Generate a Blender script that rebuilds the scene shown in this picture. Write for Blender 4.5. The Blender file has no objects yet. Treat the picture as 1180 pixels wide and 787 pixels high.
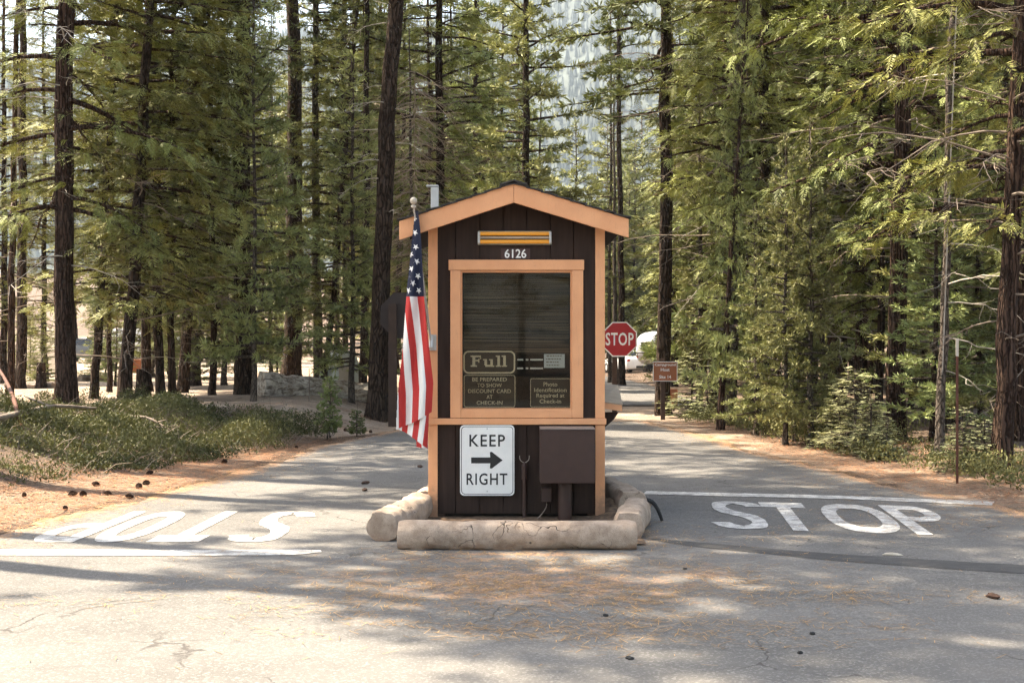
import bpy, math, random
import numpy as np
R = math.radians
SC = bpy.context.scene
COL = SC.collection
F = 1639.0          # focal length of the photograph in its own pixels
CAMZ = 1.523

# ------------------------------------------------------------------ helpers
def X(px, Z): return (px - 590.0) * Z / F
def ZH(py, Z): return CAMZ - (py - 393.5) * Z / F

_lat = np.random.RandomState(7).rand(256, 256)
def vnoise(x, y, s=1.0, o=0):
    x = np.asarray(x, float) * s + 37.3 + o * 17.1; y = np.asarray(y, float) * s + 91.7 + o * 5.3
    xi = np.floor(x).astype(int); yi = np.floor(y).astype(int)
    fx = x - xi; fy = y - yi
    fx = fx * fx * (3 - 2 * fx); fy = fy * fy * (3 - 2 * fy)
    a = _lat[xi % 256, yi % 256]; b = _lat[(xi + 1) % 256, yi % 256]
    c = _lat[xi % 256, (yi + 1) % 256]; d = _lat[(xi + 1) % 256, (yi + 1) % 256]
    return (a * (1 - fx) + b * fx) * (1 - fy) + (c * (1 - fx) + d * fx) * fy
def fbm(x, y, s=1.0, n=4, o=0):
    r = 0; a = .5; t = 0
    for k in range(n):
        r = r + a * vnoise(x, y, s * 2 ** k, o + k); t += a; a *= .5
    return r / t
def sst(a, b, x):
    t = np.clip((np.asarray(x, float) - a) / (b - a), 0, 1)
    return t * t * (3 - 2 * t)

class MB:
    """collects vertices and faces (numpy blocks), builds ONE mesh object"""
    def __init__(s):
        s.v = []; s.l = []; s.t = []; s.m = []; s.tone = []; s.n = 0
    def add(s, V, Fc, mat=0, tone=None):
        V = np.asarray(V, float).reshape(-1, 3); Fc = np.asarray(Fc, int)
        s.v.append(V); s.l.append((Fc + s.n).ravel()); s.t.append(np.full(len(Fc), Fc.shape[1], int))
        s.m.append(np.full(len(Fc), mat, int))
        s.tone.append(np.full(len(Fc), .5) if tone is None else np.asarray(tone, float)); s.n += len(V)
    def poly(s, V, mat=0):
        s.add(V, [list(range(len(V)))], mat)
    def box(s, x0, x1, y0, y1, z0, z1, mat=0, rot=None, org=None):
        V = np.array([(x, y, z) for z in (z0, z1) for y in (y0, y1) for x in (x0, x1)], float)
        if rot is not None: V = (V - org) @ np.array(rot).T + org
        s.add(V, [(0, 2, 3, 1), (4, 5, 7, 6), (0, 1, 5, 4), (2, 6, 7, 3), (0, 4, 6, 2), (1, 3, 7, 5)], mat)
    def tube(s, P, rad, k=6, mat=0, cap=True, tone=None):
        P = np.asarray(P, float); n = len(P); rad = np.broadcast_to(np.asarray(rad, float), (n,))
        T = np.gradient(P, axis=0); T /= np.linalg.norm(T, axis=1)[:, None] + 1e-9
        ref = np.array([0, 0, 1.]) if abs(T[:, 2]).mean() < .8 else np.array([1., 0, 0])
        A = np.cross(T, ref); A /= np.linalg.norm(A, axis=1)[:, None] + 1e-9
        B = np.cross(T, A)
        a = np.arange(k) * 2 * math.pi / k
        V = P[:, None, :] + rad[:, None, None] * (np.cos(a)[None, :, None] * A[:, None, :] + np.sin(a)[None, :, None] * B[:, None, :])
        i = np.arange(n - 1)[:, None] * k; j = np.arange(k)[None, :]; j2 = (j + 1) % k
        Q = np.stack([i + j, i + j2, i + k + j2, i + k + j], -1).reshape(-1, 4)
        s.add(V, Q, mat, None if tone is None else np.full(len(Q), tone))
        if cap:
            s.n -= n * k
            c0 = s.n; s.l.append(np.arange(k)[::-1] + c0); s.l.append(np.arange(k) + c0 + (n - 1) * k)
            s.t.append(np.array([k, k])); s.m.append(np.array([mat, mat])); s.tone.append(np.array([.5, .5])); s.n += n * k
    def prism(s, pts, y0, y1, mat=0):
        """outline in (x,z), extruded from y0 to y1"""
        n = len(pts); V = [(p[0], y0, p[1]) for p in pts] + [(p[0], y1, p[1]) for p in pts]
        s.add(V, [(i, (i + 1) % n, n + (i + 1) % n, n + i) for i in range(n)], mat)
        s.n -= 2 * n
        s.l += [np.arange(n)[::-1] + s.n, np.arange(n) + n + s.n]; s.t.append(np.array([n, n])); s.m.append(np.array([mat] * 2))
        s.tone.append(np.array([.5, .5])); s.n += 2 * n
    def lathe(s, prof, k=24, c=(0, 0, 0), mat=0):
        n = len(prof); a = np.arange(k) * 2 * math.pi / k
        V = np.array([(c[0] + r * np.cos(t), c[1] + r * np.sin(t), c[2] + z) for r, z in prof for t in a])
        i = np.arange(n - 1)[:, None] * k; j = np.arange(k)[None, :]; j2 = (j + 1) % k
        s.add(V, np.stack([i + j, i + j2, i + k + j2, i + k + j], -1).reshape(-1, 4), mat)
    def mesh(s, name, mats, smooth=False):
        me = bpy.data.meshes.new(name)
        V = np.concatenate(s.v); L = np.concatenate(s.l); T = np.concatenate(s.t)
        me.vertices.add(len(V)); me.vertices.foreach_set('co', V.astype(np.float32).ravel())
        me.loops.add(len(L)); me.loops.foreach_set('vertex_index', L.astype(np.int32))
        me.polygons.add(len(T)); st = np.concatenate([[0], np.cumsum(T)[:-1]])
        me.polygons.foreach_set('loop_start', st.astype(np.int32)); me.polygons.foreach_set('loop_total', T.astype(np.int32))
        me.polygons.foreach_set('material_index', np.concatenate(s.m).astype(np.int32))
        me.polygons.foreach_set('use_smooth', np.full(len(T), bool(smooth)))
        at = me.attributes.new('tone', 'FLOAT', 'FACE'); at.data.foreach_set('value', np.concatenate(s.tone).astype(np.float32))
        for m in (mats if isinstance(mats, (list, tuple)) else [mats]): me.materials.append(m)
        me.update(calc_edges=True); me.validate()
        return me
    def build(s, name, mats, parent=None, smooth=False, bevel=0, loc=None):
        o = bpy.data.objects.new(name, s.mesh(name, mats, smooth)); COL.objects.link(o)
        if parent: o.parent = parent
        if loc: o.location = loc
        if bevel:
            b = o.modifiers.new('b', 'BEVEL'); b.width = bevel; b.segments = 2; b.limit_method = 'ANGLE'; b.angle_limit = R(40)
        return o

def tag(o, label=None, cat=None, group=None, kind=None):
    if label: o['label'] = label
    if cat: o['category'] = cat
    if group: o['group'] = group
    if kind: o['kind'] = kind
    return o
def empty(name, loc=(0, 0, 0), rz=0, label=None, cat=None, group=None):
    o = bpy.data.objects.new(name, None); o.empty_display_size = .2; COL.objects.link(o)
    o.location = loc; o.rotation_euler = (0, 0, rz)
    return tag(o, label, cat, group)
def smooth_angle(o, ang=40):
    me = o.data
    me.polygons.foreach_set('use_smooth', np.ones(len(me.polygons), bool))
    try: me.set_sharp_from_angle(angle=R(ang))
    except Exception: pass

# ------------------------------------------------------------------ materials
class NT:
    def __init__(s, name):
        s.m = bpy.data.materials.new(name); s.m.use_nodes = True; s.t = s.m.node_tree; s.t.nodes.clear()
    def n(s, typ, **kw):
        nd = s.t.nodes.new(typ)
        for k, v in kw.items():
            if k == 'ins':
                for a, b in v.items():
                    if isinstance(b, bpy.types.NodeSocket): s.t.links.new(b, nd.inputs[a])
                    else: nd.inputs[a].default_value = b
            else: setattr(nd, k, v)
        return nd
    def math(s, op, a, b=0.0, c=None, clamp=False):
        ins = {0: a, 1: b}
        if c is not None: ins[2] = c
        return s.n('ShaderNodeMath', operation=op, use_clamp=clamp, ins=ins).outputs[0]
    def mix(s, f, a, b, mode='MIX'):
        nd = s.n('ShaderNodeMix', data_type='RGBA', blend_type=mode)
        for k, v in ((0, f), (6, a), (7, b)):
            if isinstance(v, bpy.types.NodeSocket): s.t.links.new(v, nd.inputs[k])
            else: nd.inputs[k].default_value = (tuple(v) + (1,))[:4] if k else v
        return nd.outputs[2]
    def coords(s, scale=(1, 1, 1)):
        tc = s.n('ShaderNodeTexCoord').outputs['Object']
        return s.n('ShaderNodeMapping', ins={'Vector': tc, 'Scale': scale}).outputs[0]
    def noise(s, v, scale, detail=4, rough=.55):
        return s.n('ShaderNodeTexNoise', ins={'Vector': v, 'Scale': scale, 'Detail': detail, 'Roughness': rough}).outputs['Fac']
    def ramp(s, f, lo, hi):
        return s.n('ShaderNodeMapRange', interpolation_type='SMOOTHSTEP', ins={'Value': f, 'From Min': lo, 'From Max': hi}).outputs[0]
    def bump(s, h, strength=.5, dist=.01, normal=None):
        ins = {'Height': h, 'Strength': strength, 'Distance': dist}
        if normal is not None: ins['Normal'] = normal
        return s.n('ShaderNodeBump', ins=ins).outputs[0]
    def bsdf(s, col, rough=.8, normal=None, **kw):
        ins = {'Base Color': col if isinstance(col, bpy.types.NodeSocket) else (tuple(col) + (1,))[:4], 'Roughness': rough}
        if normal is not None: ins['Normal'] = normal
        ins.update(kw)
        b = s.n('ShaderNodeBsdfPrincipled', ins=ins)
        return b
    def out(s, sh):
        o = s.n('ShaderNodeOutputMaterial'); s.t.links.new(sh, o.inputs['Surface']); return s.m
M = {}
def simple(name, col, rough=.7, metallic=0, var=.12, scale=6, bump=.15, spec=.4, bscale=60):
    q = NT(name); c = q.coords()
    n1 = q.noise(c, scale, 5); n2 = q.noise(c, bscale, 3)
    k = q.ramp(n1, .3, .7)
    cc = q.mix(k, tuple(x * (1 - var) for x in col), tuple(min(1, x * (1 + var)) for x in col))
    b = q.bsdf(cc, rough, q.bump(n2, bump, .004), Metallic=metallic)
    b.inputs['Specular IOR Level'].default_value = spec
    M[name] = q.out(b.outputs[0]); return M[name]
def m_trim():
    q = NT('orange_trim_paint'); c = q.coords(); g = q.n('ShaderNodeSeparateXYZ', ins={0: q.n('ShaderNodeNewGeometry').outputs['Position']}).outputs[2]
    n = q.noise(c, 5, 5); f = q.noise(q.coords((1, 1, .12)), 45, 4); d = q.noise(c, 22, 5, .7)
    col = q.mix(q.ramp(n, .3, .7), (.70, .318, .146), (.77, .364, .172))
    col = q.mix(q.math('MULTIPLY', q.ramp(f, .58, .78), .35), col, (.45, .22, .11))
    spl = q.math('MULTIPLY', q.ramp(q.math('SUBTRACT', g, q.math('MULTIPLY', d, .45)), .12, -.15), .75)
    col = q.mix(spl, col, (.22, .13, .08))
    col = q.mix(q.math('MULTIPLY', q.ramp(d, .66, .76), .5), col, (.36, .2, .12))
    M['orange_trim_paint'] = q.out(q.bsdf(col, .65, q.bump(q.math('ADD', f, d), .25, .003)).outputs[0])
m_trim()
simple('white_sign_face', (.80, .79, .74), .35, var=.04, scale=9, bump=.03)
simple('black_sign_ink', (.018, .018, .018), .45)
simple('cream_lettering', (.6, .53, .42), .5, var=.05)
simple('carved_lettering', (.72, .62, .46), .6, var=.1)
simple('dark_sign_board', (.05, .036, .025), .5)
simple('brown_plate', (.055, .022, .017), .5)
simple('brown_cabinet_paint', (.046, .022, .0155), .5, var=.1, scale=14, bump=.1)
simple('brown_cabinet_top', (.25, .2, .17), .4, var=.1)  # sky light on the cabinet's top, put into a paler colour
simple('galvanised_metal', (.45, .44, .42), .4, metallic=.7)
simple('aluminium', (.50, .52, .54), .35, metallic=.2, var=.05, bump=.02)
simple('pole_metal', (.42, .38, .34), .4, metallic=.4)
simple('red_reflective', (.38, .012, .014), .35, var=.06, bump=.02)
simple('sign_brown', (.30, .10, .04), .45, var=.06, bump=.03)
simple('sign_back_brown', (.035, .021, .016), .6)
simple('dark_wood_post', (.06, .035, .024), .85, bump=.4)
simple('shelf_wood', (.40, .30, .21), .6, var=.12)
simple('paper', (.62, .66, .68), .7, var=.03)
simple('rust', (.11, .04, .022), .8, var=.25)
simple('car_white', (.75, .76, .76), .25, var=.02, bump=0)
simple('car_grey', (.10, .11, .12), .25, var=.02, bump=0)
simple('car_glass', (.02, .024, .03), .08, var=.02, bump=0)
simple('rubber', (.02, .02, .02), .8)
simple('tail_lamp', (.45, .02, .02), .3)
simple('tan_canvas', (.42, .34, .25), .85, var=.07)
simple('pale_canvas', (.55, .56, .47), .8, var=.08)
simple('bleached_wood', (.50, .43, .34), .8, var=.2, scale=3, bump=.5, bscale=20)
simple('dead_twig', (.2, .155, .12), .9, var=.3)
simple('brush_twig', (.30, .23, .17), .9, var=.25)
simple('pale_twig', (.42, .37, .31), .9, var=.2)
simple('cone_brown', (.06, .03, .018), .9, var=.3, scale=40)
simple('flag_white', (.74, .72, .68), .8, var=.03, bump=.05)
simple('flag_red', (.50, .035, .03), .8, var=.05, bump=.05)
simple('flag_blue', (.010, .014, .036), .8, var=.08, bump=.05)
simple('interior_dark', (.03, .025, .02), .8)
simple('mound_soil', (.12, .075, .045), .95, var=.5, scale=22, bump=.9, bscale=45)
simple('leaf_bush', (.055, .075, .03), .7, var=.3)

def lamp_amber():
    q = NT('amber_tube'); b = q.bsdf((.58, .24, .03), .35)
    b.inputs['Emission Color'].default_value = (1, .42, .04, 1); b.inputs['Emission Strength'].default_value = .05
    M['amber_tube'] = q.out(b.outputs[0])
lamp_amber()

def m_siding():
    q = NT('dark_brown_siding'); c = q.coords((1, 1, .08))
    n = q.noise(c, 30, 5); w = q.noise(q.coords(), 3, 4)
    col = q.mix(q.ramp(n, .3, .75), (.028, .017, .0125), (.046, .027, .0195))
    col = q.mix(q.math('MULTIPLY', q.ramp(w, .55, .8), .35), col, (.075, .048, .035))
    b = q.bsdf(col, .8, q.bump(n, .3, .004)); b.inputs['Specular IOR Level'].default_value = .2
    M['dark_brown_siding'] = q.out(b.outputs[0])
m_siding()
def m_shingle():
    q = NT('dark_shingles'); c = q.coords()
    n = q.noise(c, 80, 4); w = q.noise(c, 5, 3)
    col = q.mix(n, (.012, .012, .012), (.05, .047, .043)); col = q.mix(q.math('MULTIPLY', w, .3), col, (.07, .05, .035))
    M['dark_shingles'] = q.out(q.bsdf(col, .9, q.bump(n, .6, .006)).outputs[0])
m_shingle()
def m_glass():
    q = NT('window_glass')
    fr = q.n('ShaderNodeFresnel', ins={'IOR': 1.5}).outputs[0]
    tr = q.n('ShaderNodeBsdfTransparent', ins={'Color': (.80, .80, .76, 1)}).outputs[0]
    gl = q.n('ShaderNodeBsdfGlossy', ins={'Roughness': .02, 'Color': (1, 1, 1, 1)}).outputs[0]
    mx = q.n('ShaderNodeMixShader', ins={0: q.math('MULTIPLY', fr, .32, clamp=True), 1: tr, 2: gl}).outputs[0]
    M['window_glass'] = q.out(mx)
m_glass()
def m_blind():
    q = NT('slatted_blind'); c = q.coords((1, 1, 1)); s = q.n('ShaderNodeSeparateXYZ', ins={0: c})
    w = q.noise(q.coords((.25, 1, 22)), 3.2, 5, .7)
    b_ = q.noise(q.coords((.5, 1, 3)), 2.4, 2)
    st = q.math('SINE', q.math('ADD', q.math('MULTIPLY', s.outputs[2], 2 * math.pi / .031), q.math('MULTIPLY', w, 5.)))
    col = q.mix(q.ramp(w, .38, .68), (.03, .022, .016), (.19, .135, .09))
    col = q.mix(q.math('MULTIPLY', q.ramp(st, .3, .95), .35), col, (.018, .014, .011))
    col = q.mix(q.ramp(b_, .46, .62), col, (.014, .011, .009))
    M['slatted_blind'] = q.out(q.bsdf(col, .8).outputs[0])
m_blind()
def m_concrete():
    q = NT('kerb_concrete'); c = q.coords()
    n = q.noise(c, 9, 6, .65); f = q.noise(c, 120, 3)
    g = q.n('ShaderNodeSeparateXYZ', ins={0: q.n('ShaderNodeTexCoord').outputs['Object']}).outputs[2]
    col = q.mix(q.ramp(n, .3, .7), (.27, .195, .14), (.45, .345, .26))
    dirt = q.math('MULTIPLY', q.ramp(q.math('ADD', g, q.math('MULTIPLY', n, .12)), .13, .04), .85)
    col = q.mix(dirt, col, (.33, .18, .10))
    col = q.mix(q.math('MULTIPLY', q.ramp(f, .55, .72), .6), col, (.17, .12, .085))
    v = q.n('ShaderNodeTexVoronoi', feature='DISTANCE_TO_EDGE', ins={'Vector': q.n('ShaderNodeVectorMath', operation='ADD', ins={0: q.coords((1, 1, 1)), 1: q.n('ShaderNodeTexNoise', ins={'Vector': c, 'Scale': 4., 'Detail': 3}).outputs['Color']}).outputs[0], 'Scale': 2.1}).outputs['Distance']
    cr = q.ramp(v, .012, .004)
    cr = q.math('MULTIPLY', cr, q.ramp(q.noise(c, 2.2, 2), .54, .61))
    col = q.mix(cr, col, (.03, .02, .015))
    h = q.math('SUBTRACT', q.math('ADD', q.math('MULTIPLY', n, .7), q.math('MULTIPLY', f, .35)), q.math('MULTIPLY', cr, 1.0))
    M['kerb_concrete'] = q.out(q.bsdf(col, .95, q.bump(h, .8, .012)).outputs[0])
m_concrete()

def m_bark(name, lo, hi, plate, sz=.22, sc=16., strength=1.0, axis='z'):
    q = NT(name); oi = q.n('ShaderNodeObjectInfo').outputs['Random']
    tc = q.n('ShaderNodeTexCoord').outputs['Object']
    off = q.n('ShaderNodeCombineXYZ', ins={2: q.math('MULTIPLY', oi, 40.)}).outputs[0]
    p = q.n('ShaderNodeVectorMath', operation='ADD', ins={0: tc, 1: off}).outputs[0]
    c = q.n('ShaderNodeMapping', ins={'Vector': p, 'Scale': (1, 1, sz) if axis == 'z' else (sz, 1, 1)}).outputs[0]
    wob = q.n('ShaderNodeTexNoise', ins={'Vector': p, 'Scale': 5., 'Detail': 3}).outputs['Color']
    c2 = q.n('ShaderNodeVectorMath', operation='MULTIPLY_ADD', ins={0: wob, 1: (.09, .09, .09), 2: c}).outputs[0]
    v = q.n('ShaderNodeTexVoronoi', feature='DISTANCE_TO_EDGE', ins={'Vector': c2, 'Scale': sc}).outputs['Distance']
    n = q.noise(c, 40, 5, .7); big = q.noise(p, 1.3, 3)
    fur = q.ramp(v, .02, .22)
    col = q.mix(fur, lo, hi); col = q.mix(q.math('MULTIPLY', q.ramp(n, .45, .75), .7), col, plate)
    col = q.mix(q.math('MULTIPLY', q.ramp(big, .5, .8), .5), col, tuple(x * .55 for x in hi))
    h = q.math('ADD', q.math('MULTIPLY', fur, 1.), q.math('MULTIPLY', n, .5))
    b = q.bsdf(col, .95, q.bump(h, strength, .03)); b.inputs['Specular IOR Level'].default_value = .1
    M[name] = q.out(b.outputs[0])
m_bark('pine_bark', (.016, .011, .008), (.065, .044, .032), (.13, .092, .07))
m_bark('cedar_bark', (.02, .012, .009), (.08, .048, .034), (.17, .112, .082), sz=.05, sc=22)
m_bark('grey_bark', (.035, .028, .022), (.12, .095, .075), (.21, .17, .14), sz=.35, sc=22, strength=.7)

def m_log():
    q = NT('bleached_log_bark'); n = q.noise(q.coords((.22, 3, 3)), 5, 6, .7); w = q.noise(q.coords(), 3, 4); f = q.noise(q.coords((.5, 6, 6)), 14, 4, .7)
    col = q.mix(q.ramp(n, .36, .62), (.20, .15, .11), (.74, .67, .57)); col = q.mix(q.math('MULTIPLY', q.ramp(w, .5, .7), .5), col, (.32, .23, .16))
    col = q.mix(q.math('MULTIPLY', q.ramp(f, .55, .7), .6), col, (.12, .09, .065))
    M['bleached_log_bark'] = q.out(q.bsdf(col, .9, q.bump(q.math('ADD', n, f), 1., .04)).outputs[0])
m_log()
def m_leaf(name, a, b_, tr=.3, hue=.0):
    q = NT(name)
    t = q.n('ShaderNodeAttribute', attribute_name='tone').outputs['Fac']
    oi = q.n('ShaderNodeObjectInfo').outputs['Random']
    col = q.mix(t, a, b_)
    hs = q.n('ShaderNodeHueSaturation', ins={'Hue': q.math('ADD', .482, q.math('MULTIPLY', oi, .045)), 'Value': q.math('ADD', .65, q.math('MULTIPLY', q.n('ShaderNodeMath', operation='FRACT', ins={0: q.math('MULTIPLY', oi, 7.31)}).outputs[0], .6)), 'Color': col}).outputs[0]
    d = q.bsdf(hs, .6); d.inputs['Specular IOR Level'].default_value = .22
    tl = q.n('ShaderNodeBsdfTranslucent', ins={'Color': q.mix(.55, hs, (.16, .17, .03))}).outputs[0]
    mx = q.n('ShaderNodeMixShader', ins={0: tr, 1: d.outputs[0], 2: tl}).outputs[0]
    M[name] = q.out(mx)
m_leaf('pine_needles', (.012, .020, .007), (.30, .31, .115), .10)
m_leaf('young_pine_needles', (.030, .044, .014), (.42, .43, .17), .14)
m_leaf('cedar_sprays', (.014, .022, .006), (.38, .385, .115), .10)
m_leaf('fir_needles', (.22, .25, .12), (.55, .55, .32), .3)
m_leaf('shrub_leaves', (.022, .032, .009), (.24, .225, .085), .10)
m_leaf('dry_needles', (.19, .082, .038), (.47, .225, .105), .0)
m_leaf('leafy_bush', (.06, .09, .03), (.2, .22, .09), .3)
m_leaf('hill_trees', (.035, .055, .045), (.13, .15, .13), .0)

def m_terrain():
    q = NT('forest_floor'); c = q.coords()
    at = q.n('ShaderNodeAttribute', attribute_name='litter').outputs['Fac']
    sand = q.n('ShaderNodeAttribute', attribute_name='sand').outputs['Fac']
    n = q.noise(c, .9, 6, .6); f = q.noise(c, 14, 5, .7); g = q.noise(c, 90, 3)
    need = q.mix(q.ramp(f, .3, .7), (.11, .075, .05), (.37, .265, .185))
    dirt = q.mix(q.ramp(n, .3, .7), (.27, .195, .138), (.40, .315, .24))
    soil = q.mix(q.ramp(f, .35, .7), (.055, .035, .022), (.17, .10, .058))
    k = q.ramp(q.math('ADD', sand, q.math('MULTIPLY', q.math('SUBTRACT', n, .5), .9)), .35, .65)
    col = q.mix(k, soil, dirt)
    k2 = q.ramp(q.math('ADD', at, q.math('MULTIPLY', q.math('SUBTRACT', f, .5), 1.1)), .35, .7)
    col = q.mix(k2, col, need)
    deb = q.math('MULTIPLY', q.ramp(q.noise(c, 4.5, 6, .75), .52, .64), .65)
    col = q.mix(deb, col, (.085, .055, .037))
    col = q.mix(q.math('MULTIPLY', q.ramp(g, .56, .68), .6), col, (.06, .038, .025))
    col = q.mix(q.math('MULTIPLY', q.ramp(q.noise(c, 60, 3, .7), .58, .68), .5), col, (.5, .39, .29))
    h = q.math('ADD', q.math('MULTIPLY', f, .8), q.math('MULTIPLY', g, .4))
    M['forest_floor'] = q.out(q.bsdf(col, .95, q.bump(h, .9, .05)).outputs[0])
m_terrain()
simple('mountain_slope', (.05, .062, .052), .95, var=.3, scale=.02, bump=.0)
def m_asphalt():
    q = NT('worn_asphalt'); c = q.coords()
    lit = q.n('ShaderNodeAttribute', attribute_name='litter').outputs['Fac']
    dark = q.n('ShaderNodeAttribute', attribute_name='dark').outputs['Fac']
    n = q.noise(c, .55, 5, .6); f = q.noise(c, 9, 6, .7); g = q.noise(c, 150, 2, .6); st = q.noise(c, 55, 3, .7)
    sp = q.n('ShaderNodeTexVoronoi', ins={'Vector': c, 'Scale': 95.}).outputs['Color']
    spv = q.n('ShaderNodeSeparateColor', ins={0: sp}).outputs[0]
    col = q.mix(q.ramp(n, .3, .7), (.092, .086, .078), (.136, .127, .116))
    col = q.mix(q.math('MULTIPLY', q.ramp(f, .4, .75), .35), col, (.165, .156, .144))
    col = q.mix(q.math('MULTIPLY', q.ramp(spv, .72, .95), .55), col, (.26, .247, .228))
    col = q.mix(q.math('MULTIPLY', q.ramp(g, .55, .72), .6), col, (.062, .056, .052))
    trk = q.ramp(q.noise(q.coords((1.6, .10, 1)), 1.4, 3), .5, .72)
    col = q.mix(q.math('MULTIPLY', trk, .3), col, (.075, .07, .066))
    ptc = q.ramp(q.noise(c, 2.6, 5, .7), .56, .66)
    col = q.mix(q.math('MULTIPLY', ptc, .28), col, (.07, .066, .062))
    col = q.mix(q.math('MULTIPLY', dark, .22), col, (.09, .083, .078))  # painted shade darkens the asphalt here
    wv = q.n('ShaderNodeVectorMath', operation='MULTIPLY_ADD', ins={0: q.n('ShaderNodeTexNoise', ins={'Vector': c, 'Scale': 1.7, 'Detail': 5}).outputs['Color'], 1: (.8, .8, 0), 2: c}).outputs[0]
    v = q.n('ShaderNodeTexVoronoi', feature='DISTANCE_TO_EDGE', ins={'Vector': wv, 'Scale': .75}).outputs['Distance']
    v2 = q.n('ShaderNodeTexVoronoi', feature='DISTANCE_TO_EDGE', ins={'Vector': wv, 'Scale': 3.2}).outputs['Distance']
    reg = q.ramp(q.noise(c, .35, 2), .48, .58)
    cr = q.math('MULTIPLY', q.ramp(v, .008, .002), q.ramp(q.noise(c, .8, 2), .5, .6))
    cr2 = q.math('MULTIPLY', q.ramp(v2, .028, .008), q.math('MULTIPLY', reg, q.ramp(q.noise(c, 1.3, 2), .5, .6)))
    crk = q.math('MAXIMUM', cr, q.math('MULTIPLY', cr2, .8))
    col = q.mix(q.math('MULTIPLY', crk, .7), col, (.028, .022, .018))
    k = q.math('ADD', lit, q.math('MULTIPLY', q.math('SUBTRACT', q.noise(c, 5, 6, .75), .5), 1.5))
    kk = q.math('MULTIPLY', q.ramp(k, .42, .85), q.ramp(st, .34, .6))
    need = q.mix(q.ramp(st, .3, .75), (.28, .135, .06), (.56, .31, .16))
    col = q.mix(q.math('MULTIPLY', kk, .9), col, need)
    h = q.math('ADD', q.math('MULTIPLY', g, .5), q.math('SUBTRACT', q.math('MULTIPLY', spv, .5), crk))
    M['worn_asphalt'] = q.out(q.bsdf(col, .9, q.bump(h, .55, .006)).outputs[0])
m_asphalt()
def m_paint(name, base, wear, under, alpha_lo, alpha_hi):
    q = NT(name); c = q.coords()
    n = q.noise(c, 7, 6, .7); g = q.noise(c, 110, 3, .7)
    k = q.ramp(q.math('ADD', q.math('MULTIPLY', n, .6), q.math('MULTIPLY', g, .4)), alpha_lo, alpha_hi)
    col = q.mix(k, base, wear)
    v = q.n('ShaderNodeTexVoronoi', feature='DISTANCE_TO_EDGE', ins={'Vector': q.coords((1.4, .6, 1)), 'Scale': 2.6}).outputs['Distance']
    col = q.mix(q.math('MULTIPLY', q.ramp(v, .012, .004), .4), col, under)
    M[name] = q.out(q.bsdf(col, .85, q.bump(g, .4, .004)).outputs[0])
m_paint('road_paint', (.62, .60, .56), (.26, .245, .23), (.13, .12, .11), .41, .57)
m_paint('tar_seal', (.042, .039, .037), (.075, .07, .066), (.07, .06, .05), .45, .65)
SUN, SKY, EXPO, HAZE, WBT = 5.0, .105, 2.2, 0.00018, 7400
# ------------------------------------------------------------------ ground
LE = np.array([(-40, -6.5), (0, -4.9), (11.4, -4.15), (13.4, -3.75), (16.2, -3.2), (20.5, -2.95), (24.1, -2.1), (26.2, -1.75), (36, -1.7), (90, -1.7)])
RE = np.array([(-40, 6.5), (0, 5.2), (12.7, 4.62), (14.3, 4.2), (17, 3.8), (20, 3.35), (24, 3.05), (27, 2.6), (90, 2.6)])
def d_left(x, y): return np.interp(y, LE[:, 0], LE[:, 1]) - x      # metres left of the road's left edge
def d_right(x, y): return x - np.interp(y, RE[:, 0], RE[:, 1])
def HG(x, y):
    x = np.asarray(x, float); y = np.asarray(y, float)
    dl = np.maximum(d_left(x, y), 0); dr = np.maximum(d_right(x, y), 0)
    near = .62 * sst(.9, 5.2, dl); far = .42 * sst(.15, 2.4, dl)
    k = sst(19, 25, y)
    hl = near * (1 - k) + far * k
    hl = hl + sst(.5, 3, dl) * (fbm(x, y, .45, 3) - .5) * .22 * (1 - .5 * sst(27, 32, y))
    hl = hl * (1 - .25 * sst(30, 60, y))
    hr = .16 * sst(.5, 3.0, dr) + sst(.8, 3, dr) * (fbm(x, y, .5, 3, 5) - .5) * .2
    hr = hr * (1 - sst(28, 33, y) * sst(9, 5, x))
    dip = -.62 * sst(38, 92, y) * sst(-6, -1, x)
    rise = 5 * sst(110, 300, y) + 20 * sst(200, 520, y)
    return np.where(dl > 0, hl, np.where(dr > 0, hr, 0)) + dip + rise
def far_road(x, y):
    xr = 4.6 + 0 * y
    return (y > 33.2) & (y < 84) & (x > -1.6) & (x < xr + .03 * (y - 34))
def axis(lo, hi, step, ext, g=1.16):
    a = list(np.arange(lo, hi + 1e-6, step)); s = step
    while a[-1] < ext: s *= g; a.append(a[-1] + s)
    s = step; b = [a[0]]
    while b[-1] > -ext: s *= g; b.append(b[-1] - s)
    return np.array(b[::-1][:-1] + a)
def grid(xs, ys, zf, name, mat, attrs, keep=None, kind='structure'):
    gx, gy = np.meshgrid(xs, ys); V = np.stack([gx, gy, zf(gx, gy)], -1).reshape(-1, 3)
    nx = len(xs); i = np.arange(len(ys) - 1)[:, None] * nx; j = np.arange(nx - 1)[None, :]
    Q = np.stack([i + j, i + j + 1, i + nx + j + 1, i + nx + j], -1).reshape(-1, 4)
    if keep is not None:
        k = keep(gx, gy).reshape(-1); Q = Q[k[Q].all(1)]
        used = np.unique(Q); re = np.zeros(len(V), int); re[used] = np.arange(len(used)); V = V[used]; Q = re[Q]
    b = MB(); b.add(V, Q); o = b.build(name, mat, smooth=True)
    for an, fn in attrs.items():
        at = o.data.attributes.new(an, 'FLOAT', 'POINT'); at.data.foreach_set('value', np.clip(fn(V[:, 0], V[:, 1]), 0, 1).astype(np.float32))
    return tag(o, kind=kind)
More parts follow.
